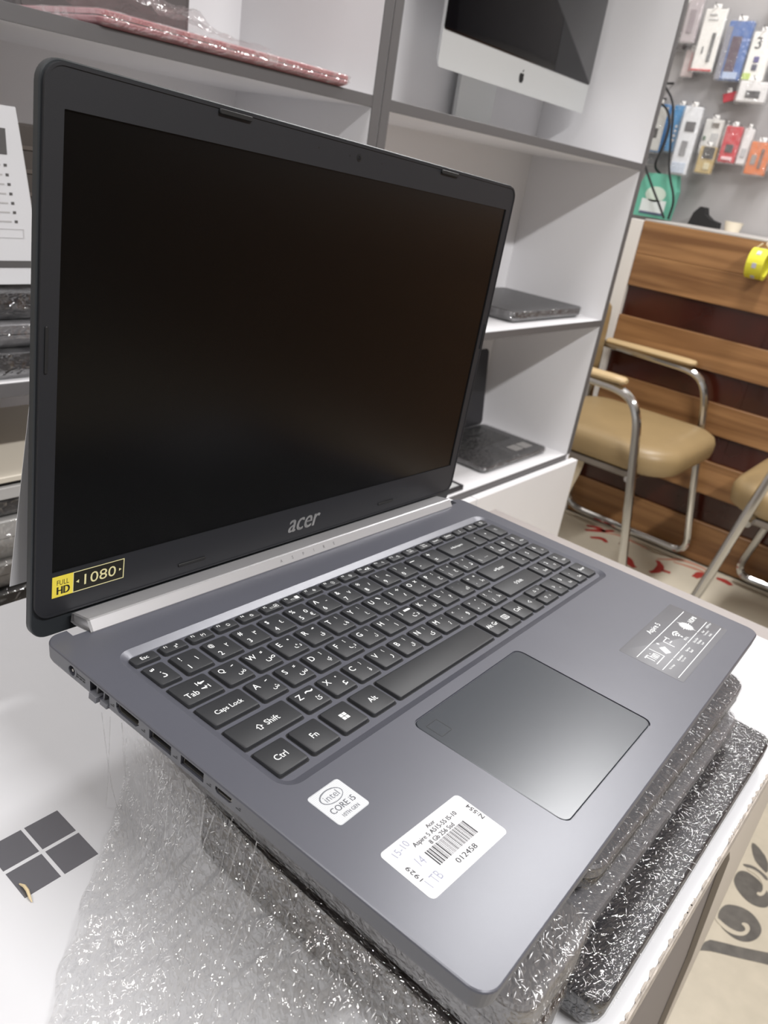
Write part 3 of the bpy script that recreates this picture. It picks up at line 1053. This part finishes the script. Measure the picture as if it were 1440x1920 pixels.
put_text(t, '\u2393', 211.0, -4.4, -.2, h=2.0)
for y, w in ((188.0, 2.6), (167.0, 2.4), (146.6, 2.6), (126.6, 2.6), (110.0, 2.6)):
    t.box(y - w / 2, -5.2, -.22, y + w / 2, -4.9, -.2)
    t.box(y - w / 2, -4.3, -.22, y - w / 6, -4.0, -.2)
t.tf(Matrix(((0, 0, -1, 0), (-1, 0, 0, 2 * 0), (0, 1, 0, 0), (0, 0, 0, 1))))
t.v = [(x, -y, z) for x, y, z in t.v]
t.build('port_marks', M_black, lap, False)

# --- hinge bar
prof = [(249.0, -2.0), (248.6, 3.0), (237.2, 5.2), (236.2, 4.9), (232.9, .55), (232.9, .1), (233.6, .05), (246, -2.2)]
xa, xb = 19.5, 340.5
hb = MB().loft([[(xa + 1.5, y, z) for y, z in prof], [(xa, y, z) for y, z in prof], [(xb, y, z) for y, z in prof]]).build('hinge_bar', M_silver, lap, ang=20)
t = MB()
for i, c in enumerate('ASPIRE'):
    put_text(t, c, 149 + i * 9.7, 0, 0, h=1.9)
ang = math.atan2(4.9 - .55, 236.2 - 232.9)
t.tf(Matrix.Translation((0, 234.5 - .05, 2.72 + .05)) @ Matrix.Rotation(ang, 4, 'X'))
t.build('lettering', mat('bar_lettering', (96, 94, 96), .5), hb, False)

# --- lid
TH = 1.54145764
LM = Matrix(((1, 0, 0, 0),
             (0, math.cos(TH), -math.sin(TH), 249.493),
             (0, math.sin(TH), math.cos(TH), 3.4136),
             (0, 0, 0, 1)))
LH = 233.4
shell = MB().rbox(0, -11, LW, LH, 9, [(5, -7.0), (1.2, -6.4), (0, -5.2), (0, -2.2), (.5, -1.7)], 7).tf(LM)
lid = shell.build('lid_shell', M_shell, lap)
bz = MB()
bz.frame(rrect(1.1, .3, LW - 1.1, LH - 1.1, 8, 7), rrect(9.4, 22.9, LW - 9.4, 217.0, .4, 7), -1.75, -.3)
bz.frame(rrect(1.1, .3, LW - 1.1, LH - 1.1, 8, 7), rrect(2.2, 1.4, LW - 2.2, LH - 2.2, 7, 7), -.4, .05)
bezel = bz.tf(LM).build('bezel', M_bezel, lap)
scr = MB().box(9.0, 22.5, -1.6, LW - 9.0, 217.4, -1.05).tf(LM).build('screen', M_screen, lap, False)
for a, b, v in ((82.8, 102.6, 230.2), (263.0, 282.4, 230.2)):
    MB().rbox(a, v - 1.1, b, v + 1.1, .8, [(0, -.5), (0, .7), (.3, 1.1)], 3).tf(LM).build('rubber_bumper', M_black, lap)
for a, b, v in ((83.2, 102.2, 7.2), (262, 280.2, 7.6)):
    MB().rbox(a, v - .8, b, v + .8, .6, [(0, -.5), (0, .2), (.2, .4)], 3).tf(LM).build('rubber_bumper', M_black, lap)
for u_ in (4.0, LW - 4.0):
    MB().rbox(u_ - .7, 117, u_ + .7, 136.5, .6, [(0, -.5), (0, .2), (.2, .4)], 3).tf(LM).build('rubber_bumper', M_black, lap)
wc = MB().loft([[(183 + r_ * math.cos(a * math.pi / 10), 225.9 + r_ * math.sin(a * math.pi / 10), w) for a in range(20)] for r_, w in ((2.0, -.35), (2.0, -.2), (1.7, -.15))]).tf(LM).build('webcam', M_port, lap)
MB().loft([[(183 + r_ * math.cos(a * math.pi / 10), 225.9 + r_ * math.sin(a * math.pi / 10), w) for a in range(20)] for r_, w in ((1.0, -.2), (.9, .0))]).tf(LM).build('lens', M_glossblack, wc)
for u_ in (175.2, 150.3, 203.6):
    MB().loft([[(u_ + r_ * math.cos(a * math.pi / 5), 225.8 + r_ * math.sin(a * math.pi / 5), w) for a in range(10)] for r_, w in ((.5, -.5), (.5, -.25))]).tf(LM).build('microphone_hole', M_port, lap)
t = MB()
put_text(t, 'acer', 183.2, 10.6, -.22, w=28, h=8.4, bold=.45)
t.tf(LM @ Matrix.Translation((183, 10, 0)) @ Matrix(((1, .16, 0, 0), (0, 1, 0, 0), (0, 0, 1, 0), (0, 0, 0, 1))) @ Matrix.Translation((-183, -10, 0)))
t.build('brand_logo', M_logo, lap, False)
hs = MB().box(9.5, 10.0, -.3, 48.5, 20.9, -.16).tf(LM).build('display_sticker', M_stkdark, lap, False)
MB().box(9.5, 10.0, -.16, 20.2, 20.9, -.1).tf(LM).build('yellow_field', M_yellow, hs, False)
t = MB()
t.frame(rrect(20.2, 10.0, 48.5, 20.9, .1, 1), rrect(20.5, 10.4, 48.0, 20.5, .1, 1), -.15, -.1)
put_text(t, '1080', 35.0, 15.5, -.09, w=17.5, h=5.6)
t.poly([(21.8, 15.4), (23.4, 14.5), (23.4, 16.3)], -.12, -.09)
t.poly([(47.0, 15.4), (45.6, 16.2), (45.6, 14.6)], -.12, -.09)
t.tf(LM).build('gold_print', M_yellowline, hs, False)
t = MB()
put_text(t, 'FULL', 15.0, 17.4, -.08, w=6.2, h=2.6)
put_text(t, 'HD', 15.0, 13.3, -.08, w=6.4, h=4.0, bold=.5)
t.tf(LM).build('black_print', M_black, hs, False)

# white paper sheet leaning against the back of the lid
ps = MB()
prow = []
for i in range(9):
    k = i / 8
    x0 = -9 + 19 * k
    prow.append([(x0, 0, 0 + 132 * k), (60, 3 * math.sin(k * 3), 132 * k)])
for thk in (0, .25):
    pass
rings = []
for (a, b) in prow:
    rings.append([(a[0], a[1], a[2]), (b[0], b[1], b[2]), (b[0], b[1] + .25, b[2]), (a[0], a[1] + .25, a[2])])
ps.loft(rings)
po = ps.build('paper_sheet', M_paper, None, loc=W(0, 270, 18))
tag(po, 'white paper sheet leaning behind the left edge of the open screen', 'paper')

# ================================================================== THINGS ON THE SHELVES
im = thing('desktop_computer', 'silver all-in-one desktop computer with black screen on the upper shelf', 'computer', W(1270, 870, 297))


def ip(x, y, z):
    return (x - 1270, y - 870, z - 297)


body = MB().rbox(-263, 78, 263, 430, 6, [(14, -16), (2, -3), (0, 0)], 4)
IM = Matrix(((1, 0, 0, 0), (0, .05, -1, -22), (0, 1, .05, 0), (0, 0, 0, 1)))
IM = Matrix.Translation((0, -24, 0)) @ Matrix.Rotation(math.radians(90), 4, 'X')
body.tf(IM).build('housing', M_imac, im)
MB().rbox(-262, 132, 262, 429, 5, [(0, 0), (0, 1.5), (.5, 1.8)], 4).tf(IM).build('screen_glass', M_glossblack, im)
ap = [(0, -6), (2, -7), (4.3, -5), (6, -1.5), (5.2, .8), (4.8, 2.6), (5.6, 4.6), (4, 6), (2, 6), (0, 5.2), (-2, 6), (-4, 6), (-6, 4), (-6.4, 1), (-5.6, -3), (-4, -6), (-2, -7)]
MB().poly([(x * 1.25 - 4, y * 1.25 + 103) for x, y in smooth_poly(ap, 1)], 0, .8).tf(IM).build('fruit_emblem', M_black, im, False)
MB().poly([(x - 1, y) for x, y in smooth_poly([(-2.5, 112.5), (-.5, 113), (1.2, 117), (-1.2, 116)], 1)], 0, .8).tf(IM).build('fruit_emblem_leaf', M_black, im, False)
MB().loft([[(-62, 70, 3), (62, 70, 3), (62, 78, 3), (-62, 78, 3)], [(-62, 70, 100), (62, 70, 100), (62, 78, 100), (-62, 78, 100)], [(-57, 40, 160), (57, 40, 160), (57, 48, 160), (-57, 48, 160)], [(-55, 2, 200), (55, 2, 200), (55, 10, 200), (-55, 10, 200)]]).build('stand', M_imac, im)
MB().rbox(-62, -80, 62, 84, 8, [(0, 0.2), (0, 4), (1, 5)], 4).build('foot', M_imac, im)

random.seed(8)
closed_laptop('wrapped_laptop', 300, 692, 640, 880, 297.4, 310, 'pink and red film-wrapped laptop lying on the upper left shelf', mat('pink_red_cover', (176, 112, 118), .4), 10, film('stretch_film_cloudy', scale=110, gloss=0.15, haze=0.2, dist=0.004, rough=.1), rot=0, pad=3)
dk = thing('display_panel', 'dark grey panel standing on the upper left shelf behind the pink laptop', 'panel', W(420, 905, 297))
MB().rbox(-95, -12, 130, 12, 4, [(0, 0), (0, 298), (2, 300)], 3).build('casing', mat('dark_grey_panel', (84, 80, 80), .5), dk)
MB().box(-88, -13.2, 20, 122, -12.1, 290, .4).build('front_sheet', mat('dark_grey_sheet', (96, 92, 92), .35), dk)
# clear film heap over it
vv, ff = [], []
n1, n2 = 60, 30
for j in range(n2 + 1):
    for i in range(n1 + 1):
        u, v = i / n1, j / n2
        x = 190 + 330 * u
        y = 700 + 120 * v
        hgt = 18 + 62 * max(0, 1 - abs(u - .25) * 1.35) * math.sin(math.pi * min(1, v * .8 + .1))
        hgt *= .85 + .35 * noise.noise(Vector((u * 9, v * 6, 2))) + .1 * noise.noise(Vector((u * 26, v * 18, 5)))
        if i in (0, n1):
            hgt = 17.4
        vv.append((x - 350, y - 760, max(hgt, 17.4)))
for j in range(n2):
    for i in range(n1):
        q = j * (n1 + 1) + i
        ff.append((q, q + 1, q + n1 + 2, q + n1 + 1))
tag(MB().add(vv, ff).build('crumpled_film', M_film_back, None, ang=80, loc=W(350, 760, 298)),
    'crumpled clear film heaped over the pink laptop on the upper left shelf', 'plastic film')

closed_laptop('wrapped_laptop', 1232, 735, 1530, 945, -30.6, -8, 'film-wrapped dark laptop lying on the middle right shelf', M_dkdev, 14, M_film_back, pad=3)
ol = thing('open_laptop', 'film-wrapped dark laptop standing open on the lower right shelf', 'laptop', W(1385, 830, -356.6))
MB().rbox(-140, -96, 138, 92, 14, [(6, 0), (0, 6), (0, 12), (2, 14)], 4).build('base', M_dkdev, ol)
MB().box(-110, -10, 14.05, 108, 78, 15, .4).build('keyboard', M_black, ol)
for a in (20, 62):
    MB().rbox(a + 14, -70, a + 50, -42, 3, [(0, 14), (0, 14.6)], 3).build('sticker', M_lightdev, ol)
lidm = MB().rbox(-140, 0, 138, 190, 12, [(2, -5), (0, -3), (0, -1), (1, 0)], 4)
lidm.tf(Matrix.Translation((0, 94, 12)) @ Matrix.Rotation(math.radians(83), 4, 'X')).build('screen_lid', M_dkdev, ol)
wrp = MB().rbox(-140, -96, 138, 92, 14, [(4, .6), (-3, 6), (-3, 12), (-1, 16), (6, 16.6)], 5)
wrp.build('plastic_wrap', M_film_back, ol)
sm = thing('phone_box', 'small dark box with silver label at the front of the lower right shelf', 'box', W(1112, 725, -356.8))
MB().box(-42, -16, 0, 18, 18, 11, 1).build('body', M_dkdev, sm)
MB().box(-30, -12, 11, 6, 8, 11.3, .1).build('label', M_imac, sm)

# left: printed card on top of a stack of wrapped laptops
z = -30.8
dims = [('wrapped dark laptop lying directly on the middle left shelf', 30, M_dkdev), ('wrapped grey laptop second in the pile on the middle left shelf', 26, M_grdev), ('wrapped charcoal laptop on top of the pile on the middle left shelf', 30, M_dkdev)]
for i, (lb, th, bm) in enumerate(dims):
    closed_laptop('wrapped_laptop', 40 - i * 8, 706 + i * 8, 340 - i * 6, 930, z, z + th - 1.5, lb, bm, 12, M_film_back, 'wrapped laptops piled on the middle left shelf', pad=3)
    z += th
dcs = thing('dark_case', 'dark brown ribbed case standing behind the white printed card', 'case', W(235, 800, 55.6))
MB().rbox(-90, -10, 90, 10, 4, [(0, 0), (0, 146), (2, 148)], 3).build('body', mat('case_brown', (70, 64, 60), .6), dcs)
for q in range(6):
    MB().box(-86, -11.5, 14 + q * 22, 86, -9.9, 18 + q * 22, .4).build('rib', mat('case_rib', (86, 78, 72), .6), dcs)
crd = thing('printed_card', 'white printed card with dark panels leaning on the middle left shelf pile', 'card', W(212, 730, 58))
rings = []
N = 10
for i in range(N + 1):
    k = i / N
    yy = 6 + 8 * k * k
    zz = 160 * k
    xr = 45 - 8 * max(0, k - .35) * 2.2
    rings.append([(-120, yy, zz), (xr, yy, zz), (xr, yy + .8, zz), (-120, yy + .8, zz)])
MB().loft(rings).build('sheet', M_paper, crd, ang=50)


def cardq(x0, x1, k0, k1, name, m):
    def pt(x, k):
        return (x, 5.6 + 8 * k * k, 160 * k)
    rr = []
    for q in range(4):
        k = k0 + (k1 - k0) * q / 3
        rr.append([(x0, pt(0, k)[1], pt(0, k)[2]), (x1, pt(0, k)[1], pt(0, k)[2]), (x1, pt(0, k)[1] + .3, pt(0, k)[2]), (x0, pt(0, k)[1] + .3, pt(0, k)[2])])
    MB().loft(rr).build(name, m, crd, False)


M_cardk = mat('card_dark_print', (84, 82, 82), .5)
cardq(-90, 22, .74, .88, 'dark_field', M_cardk)
for i in range(7):
    cardq(18 + i * 1.2, 21 + i * 1.2, .675 - i * .052, .69 - i * .052, 'bullet', M_cardk)
    cardq(2 + i * 1.2, 15 + i * 1.2, .678 - i * .052, .686 - i * .052, 'text_line', mat('card_text_grey', (176, 174, 174), .6))
for a in ((-40, 34, .275, .279), (-40, 34, .325, .329), (33, 34, .277, .328)):
    cardq(*a, 'outline', mat('card_outline', (186, 184, 186), .6))
cardq(-90, 40, .1, .142, 'bottom_bar', M_cardk)

# stack in the lower left compartment
z = -356.8
low = [('film-wrapped silver laptop lowest in the pile in the lower left compartment', 52, M_lightdev), ('film-wrapped black laptop second lowest in the lower left compartment', 34, M_dkdev),
       ('film-wrapped silver laptop third in the pile in the lower left compartment', 34, M_lightdev), ('film-wrapped pale laptop fourth in the pile in the lower left compartment', 50, M_lightdev),
       ('black laptop with white lettering near the top of the lower left compartment', 24, M_dkdev)]
for i, (lb, th, bm) in enumerate(low):
    closed_laptop('wrapped_laptop', 30 + i * 5, 706 + i * 3, 345 - i * 3, 930, z, z + th - 1.5, lb, bm, 10, M_film_back, 'wrapped laptops piled in the lower left compartment', pad=3)
    z += th
hl = thing('half_open_laptop', 'silver laptop with cream lid on top of the lower left pile', 'laptop', W(190, 810, z))
MB().rbox(-150, -96, 152, 110, 8, [(1, 0), (0, 1), (0, 13), (1, 14)], 4).build('base', M_lightdev, hl)
MB().rbox(-150, -98, 152, 108, 8, [(1, 20), (0, 21), (0, 26), (1, 27)], 4).build('lid', mat('cream_lid', (200, 192, 178), .5), hl)
MB().box(-146, -90, 13.8, 146, 100, 20.5).build('gap', M_black, hl, False)

# ================================================================== COUNTER
ct = thing('counter', 'oak and maroon slatted reception counter behind the chairs', 'counter', W(2440, 0, -850))


def cpart(n, a, m, c=0.8):
    MB().box(a[0] - 2440, a[1], a[2] + 850, a[3] - 2440, a[4], a[5] + 850, c).build(n, m, ct)


cpart('maroon_back', (2452, -3000, -850, 2470, 1022, 150), M_maroon)
for z0, z1 in ((72.5, 172), (-28, 71.8), (-228, -125), (-418, -320), (-615, -507), (-845, -710)):
    cpart('oak_board', (2436, -3000, z0, 2452, 1022, z1), M_wood, 1.2)
for yb in (560, 60, -440, -940, -1440, -1940):
    for z0, z1 in ((-125, -28), (-320, -228), (-507, -418), (-710, -615)):
        cpart('batten', (2449.5, yb, z0, 2452, yb + 30, z1), M_maroon, .3)
cpart('counter_top', (2437, -3000, 172.2, 2890, 1021, 178), mat('counter_top_grey', (176, 172, 168), .4))
cpart('end_post', (2430, 1023, -850, 2475, 1068, 172), M_wallw)
cpart('toe_kick', (2455, -3000, -850, 2460, 1020, -846), M_black)

# ---- hanging accessories on the wall behind
HOOKG = 'accessory packs hanging on the grey wall'
M_hook = mat('hook_steel', (150, 150, 150), .3, .8)


def pack(label, y0, y1, z0, z1, colr, th=18, x=2868, panels=(), rot=0, cat='package', bag=True, hook=True):
    yc = (y0 + y1) / 2
    t = thing('accessory_pack', label, cat, W(x, yc, z1), HOOKG if hook else None)
    w, h = abs(y1 - y0) / 2, z1 - z0
    MB().box(-th / 2, -w, -h, th / 2, w, 0, min(3, th * .2)).build('card', mat('pack_%d_%d_%d' % colr, colr, .4), t)
    for (a, b, c, d, cc) in panels:      # fractions: y from left edge in the view, z from the top
        ya, yb = w - 2 * w * a, w - 2 * w * b
        MB().box(-th / 2 - 4, min(ya, yb), -h * d, -th / 2 + .2, max(ya, yb), -h * c, 1.2).build('print_panel', mat('pack_%d_%d_%d' % cc, cc, .4), t)
    if hook:
        MB().box(-th / 2 + 1, -w * .35, -.5, -th / 2 + 2.5, w * .35, 14, .5).build('hang_tab', mat('pack_238_236_234', (238, 236, 234), .4), t)
        MB().tube([(2899.5 - x, 0, 9), (-26, 0, 7), (-34, 0, 14)], 1.8, 6).build('wall_hook', M_hook, t)
    if bag:
        MB().box(-th / 2 - 6, -w - 5, -h - 6, th / 2 + 3, w + 5, 4, 3).build('clear_bag', M_film_bag, t)
    t.rotation_euler.x = math.radians(rot)
    return t


BK, WT, GY = (38, 34, 40), (236, 234, 230), (120, 118, 122)
pack('dark cable pack hanging highest at the left of the wall', 1223, 1273, 720, 858, (66, 58, 62), 22, panels=((.2, .45, .1, .8, (34, 30, 36)), (.6, .85, .05, .7, (96, 70, 84))))
pack('crumpled clear pack beside the dark cable pack', 1180, 1228, 735, 872, (176, 166, 170), 16, 2832, panels=((.3, .7, .3, .8, (140, 128, 134)),))
pack('tall white card with a black stylus picture', 1098, 1170, 655, 838, WT, 14, 2846, panels=((.62, .78, .38, .85, (84, 84, 86)), (.3, .36, .6, .72, (96, 96, 96)), (0, 1, .965, 1.0, (196, 70, 74)), (.25, .6, .08, .11, (176, 176, 176)), (.25, .7, .16, .18, (186, 186, 186))))
pack('blue pack with a long maroon power bank', 1000, 1080, 634, 806, (66, 104, 168), 22, 2850, panels=((.3, .7, .26, .86, (70, 42, 66)), (.0, .22, .1, 1., (128, 128, 140)), (.3, .9, .86, .98, (170, 186, 214))))
p3 = pack('white pack with large number three and green corner', 925, 992, 636, 778, WT, 18, 2850, panels=((.35, .6, .5, .62, (92, 86, 140)), (.35, .6, .66, .78, (70, 70, 96)), (.02, .4, .84, .98, (186, 206, 110)))) 
t3 = MB()
put_text(t3, '3', -10, -32, 0, h=34, bold=1.5)
t3.tf(Matrix(((0, 0, -1, -9.6), (-1, 0, 0, 0), (0, 1, 0, 0), (0, 0, 0, 1)))).build('number_print', mat('pack_grey_ink', (96, 96, 100), .5), p3, False)
pack('white bagged earphone pack at the upper right', 893, 985, 574, 634, (226, 224, 224), 24, 2838, panels=((.3, .8, .45, .8, (54, 52, 58)),))
pack('small red clip strip below the blue power bank pack', 1000, 1046, 575, 602, (176, 60, 70), 8, bag=False, rot=-18)
pack('blue box with grey charger window nearest the shelf', 1200, 1278, 392, 545, (52, 128, 190), 30, 2836, panels=((.25, 1, .06, .97, (196, 196, 192)), (.52, .8, .5, .72, (38, 38, 40)), (.46, .54, .3, .34, (110, 110, 110))))
pack('narrow bright blue box with white lettering', 1140, 1190, 400, 548, (40, 138, 196), 26, 2856, panels=((.42, .56, .42, .48, WT), (.42, .56, .52, .58, WT), (.42, .56, .62, .68, WT), (.42, .56, .72, .78, WT)))
pack('white blister pack with black plug behind the cable', 1078, 1140, 330, 545, (224, 226, 230), 16, 2820, panels=((.3, .85, .22, .36, (70, 68, 74)), (.35, .7, .5, .72, (130, 130, 134)), (.1, .9, .82, .98, (196, 206, 220))))
pack('white card with small plug picture above the gold box', 1014, 1078, 410, 518, WT, 12, 2876, panels=((.1, .25, .5, .62, (120, 140, 120)), (.5, .9, .4, .85, (196, 196, 196)), (.4, .8, .1, .24, (120, 112, 104))))
pack('gold and black box below the white plug card', 1000, 1056, 345, 430, (188, 164, 108), 22, 2840, panels=((.25, .95, .02, .45, (40, 34, 32)), (.5, .85, .6, .85, (206, 196, 160))))
pack('red box with small black picture and white lettering', 934, 990, 388, 500, (196, 36, 52), 20, 2846, panels=((.3, .75, .5, .72, (60, 52, 56)), (.2, .85, .84, .93, (236, 200, 204))))
pack('thin white blister pack beside the red box', 898, 930, 388, 498, (226, 222, 222), 16, 2850, panels=((.3, .8, .55, .8, (186, 184, 186)),))
pack('orange pack with grey print at the right edge', 826, 892, 362, 462, (214, 116, 56), 22, 2846, panels=((.2, .45, .4, .7, (150, 140, 136)), (.6, .75, .2, .8, (120, 90, 80))))
pack('dark small pack under the blue charger box', 1206, 1262, 352, 388, (64, 66, 72), 14, 2850)
pack('yellow pack at the very top right of the wall', 870, 950, 840, 900, (206, 196, 60), 16, 2846)

pack('pale clear pack with red edge left of the stylus card', 1172, 1214, 640, 722, (206, 190, 190), 10, 2878, panels=((.55, .7, .1, .8, (196, 92, 92)),))
pack('white pack hanging at the top right behind the number three pack', 856, 915, 650, 790, (222, 218, 216), 12, 2880, panels=((.3, .7, .3, .5, GY),))
pack('dark maroon clip pack below the number three pack', 985, 1000, 574, 640, (70, 36, 44), 10, 2884)
pack('white small pack between the plug card and the red box', 996, 1012, 440, 505, (226, 222, 216), 8, 2886)
pack('grey hanging strip pack at the far right of the middle row', 790, 822, 380, 480, (160, 156, 154), 14, 2850)
pack('white long pack at the far right of the upper row', 800, 850, 620, 770, (228, 226, 224), 14, 2850, panels=((.3, .6, .3, .7, (90, 88, 92)),))
tl = thing('teal_bag_box', 'teal green box with white oval label standing on the counter', 'box', W(2840, 1165, 178))
tp = MB().poly([(-66, 0), (66, 0), (72, 96), (52, 145), (-58, 150), (-72, 96)], -20, 20)
tp.tf(Matrix(((0, 0, 1, 0), (1, 0, 0, 0), (0, 1, 0, 0), (0, 0, 0, 1)))).build('body', mat('teal_green', (104, 180, 156), .4), tl, False)
ovl = [(38 * math.cos(a * math.pi / 14), 78 + 26 * math.sin(a * math.pi / 14)) for a in range(28)]
MB().poly(ovl, -22, -19.9).tf(Matrix(((0, 0, 1, 0), (1, 0, 0, 0), (0, 1, 0, 0), (0, 0, 0, 1)))).build('oval_label', mat('teal_label', (206, 220, 206), .5), tl, False)
MB().box(-22, -46, 14, -19.9, 46, 60, .4).build('label', mat('teal_label2', (222, 228, 226), .5), tl)
MB().box(-22.6, -44, 10, -21, 44, 18, .3).build('dark_stripe', mat('teal_stripe', (86, 96, 120), .5), tl)

bkk = MB().poly([(-50, 0), (52, 0), (42, 40), (24, 62), (10, 62), (2, 40), (-20, 26), (-48, 20)], -25, 25)
tag(bkk.tf(Matrix(((0, 0, 1, 0), (1, 0, 0, 0), (0, 1, 0, 0), (0, 0, 0, 1)))).build('black_stand', M_black, None, False, loc=W(2830, 965, 178.1)),
    'black angular stand sitting on the counter right of the teal box', 'stand')
cp = thing('paper_cup', 'short cream paper cup on the counter beside the black stand', 'cup', W(2800, 858, 178))
MB().loft([[(r_ * math.cos(a * math.pi / 12), r_ * math.sin(a * math.pi / 12), z_) for a in range(24)] for r_, z_ in ((24, 0), (30, 30))], True, False).build('wall', mat('cup_cream', (236, 226, 206), .6), cp)
MB().loft([[(r_ * math.cos(a * math.pi / 12), r_ * math.sin(a * math.pi / 12), z_) for a in range(24)] for r_, z_ in ((29, 29), (31, 31), (28, 30))], False, False).build('rim', mat('cup_cream', (236, 226, 206), .6), cp)

tr_ = thing('tape_roll', 'yellow and lilac patterned tape roll hanging on the counter front', 'tape', W(2386, 628, 112))
tr_.rotation_euler.z = math.radians(90)
n = 28
ro, ri, hw = 43, 33, 24
rg = MB()
pr_ = [(ro, -hw), (ro, hw), (ri, hw), (ri, -hw)]
rings = [[(q * 1.0, r_ * math.cos(k * 2 * math.pi / n), r_ * math.sin(k * 2 * math.pi / n)) for r_, q in pr_] for k in range(n + 1)]
rg.loft(rings, False, False).build('roll', mat('tape_yellow', (214, 210, 62), .35), tr_)
for k in range(0, n, 4):
    a = (k + .5) * 2 * math.pi / n
    MB().box(-6, -7, 0, 6, 7, 1.0, .3).tf(Matrix.Rotation(a, 4, 'X') @ Matrix.Translation((0, 0, ro - .2))).build('lilac_motif', mat('tape_lilac', (176, 176, 196), .5), tr_)
MB().tube([(0, -48, 66), (-4, 0, 56), (-26, 0, 36), (26, 0, 36), (6, 0, 56)], 2.2, 6).build('string_tie', mat('string_cream', (214, 200, 178), .7), tr_)

for lb, pts in (('black cable hanging from the wall down behind the teal box', [(2860, 1262, 612), (2835, 1200, 560), (2825, 1175, 430), (2815, 1150, 330), (2805, 1100, 250), (2790, 1105, 182)]),
                ('black cable crossing the teal box diagonally', [(2840, 1290, 520), (2825, 1282, 395), (2810, 1235, 330), (2805, 1190, 270), (2800, 1145, 215), (2790, 1120, 182)]),
                ('short black cable looping over the blue charger box', [(2815, 1275, 560), (2808, 1215, 535), (2806, 1190, 470), (2808, 1200, 400), (2815, 1212, 345)])):
    pts = [(2794 - k_ * 2, -50 + (y_ + 50) * .98, 225 + (z_ - 225) * .98 if z_ > 190 else 183) for k_, (x_, y_, z_) in enumerate(pts)]
    pts = [(2898, pts[0][1] + 6, pts[0][2] + 16)] + pts
    if pts[-1][2] > 190:
        pts.append((2894, pts[-1][1] + 4, pts[-1][2] - 20))
    o0 = pts[-1]
    tag(MB().tube([tuple(Vector(q) - Vector(o0)) for q in fillet(pts, 60, 5)], 4.0, 7).build('cable', M_black, None, loc=W(*o0)), lb, 'cable')


# ================================================================== CHAIRS
def chair(name, label, group):
    """arm chair facing -y; origin under the middle of the seat"""
    t = thing(name, label, 'chair', (0, 0, 0), group)
    hw_ = 268
    # seat cushion
    s_ = MB()
    rg_ = []
    for i_, z_ in ((22, 390), (4, 400), (0, 420), (0, 440), (7, 456), (24, 465), (60, 470)):
        rg_.append([(x, y, z_) for x, y in rrect(-235, -240, 235, 225, 105, 8, i_)])
    s_.loft(rg_).build('seat', M_vinyl, t, ang=60)
    MB().box(-225, -150, 372, 225, 220, 390, 4).build('seat_board', mat('seat_board', (120, 112, 104), .6), t)
    b_ = MB().loft([[(x, y * .5, z_) for x, y in rrect(-258, 0, 258, 60, 28, 6, i_)] for i_, z_ in ((18, 0), (4, 8), (0, 30), (0, 185), (4, 212), (20, 225))])
    b_.tf(Matrix.Translation((0, 224, 535)) @ Matrix.Rotation(math.radians(-2), 4, 'X')).build('backrest', M_vinyl, t, ang=60)
    for sx in (-1, 1):
        x = sx * hw_
        path = [(x, 300, 1000), (x, 262, 700), (x, 245, 624), (x, -85, 612), (x, -130, 560), (x, -200, 180), (x, -232, 32), (x, 190, 32), (x, 235, 76), (x, 250, 600)]
        fr_ = MB().tube(fillet(path[2:], 55, 6), 12.5, 10).build('frame_tube', M_chrome, t)
        pad_ = MB().loft([[(x + a, y, z_) for a, z_ in [(24 * k_ * math.cos(q * math.pi / 6), 636 + 11 * k_ * math.sin(q * math.pi / 6)) for q in range(12)]] for y, k_ in ((232, .5), (225, .9), (100, 1), (-40, 1), (-68, .9), (-76, .5))])
        pad_.build('armrest', mat('arm_pad_tan', (182, 158, 118), .45), t)
        MB().tube([(x, 250, 590), (x * .97, 268, 640), (x * .95, 268, 735)], 11, 9).build('back_tube', M_chrome, t)
        MB().tube([(x * .99, -160, 392), (x * .86, -150, 392)], 9, 10).build('seat_bolt', M_chrome, t)
    MB().tube([(-hw_, -150, 384), (hw_, -150, 384)], 9, 8).build('cross_tube', M_chrome, t)
    MB().tube([(-hw_, 190, 384), (hw_, 190, 384)], 9, 8).build('cross_tube', M_chrome, t)
    return t


c1 = chair('armchair', 'tan vinyl armchair with chrome frame beside the shelf end', 'tan chrome armchairs')
c1.location = W(2126, 790, -846.6)
rag = MB()
rings = []
for k in range(7):
    z_ = 376 - k * 24
    w_ = 34 - k * 3.5
    rings.append([(-205 + 8 * math.sin(k), 40 - w_, z_), (-200 + 8 * math.sin(k), 40, z_ - 4), (-205 + 8 * math.sin(k), 40 + w_, z_), (-209 + 8 * math.sin(k), 40, z_)])
rag.loft(rings).build('torn_lining', mat('lining_beige', (186, 172, 148), .8), c1)
c2 = chair('armchair', 'tan vinyl armchair at the right edge facing the other chair', 'tan chrome armchairs')
c2.location = W(2126, 165, -846.6)
c2.rotation_euler.z = math.pi
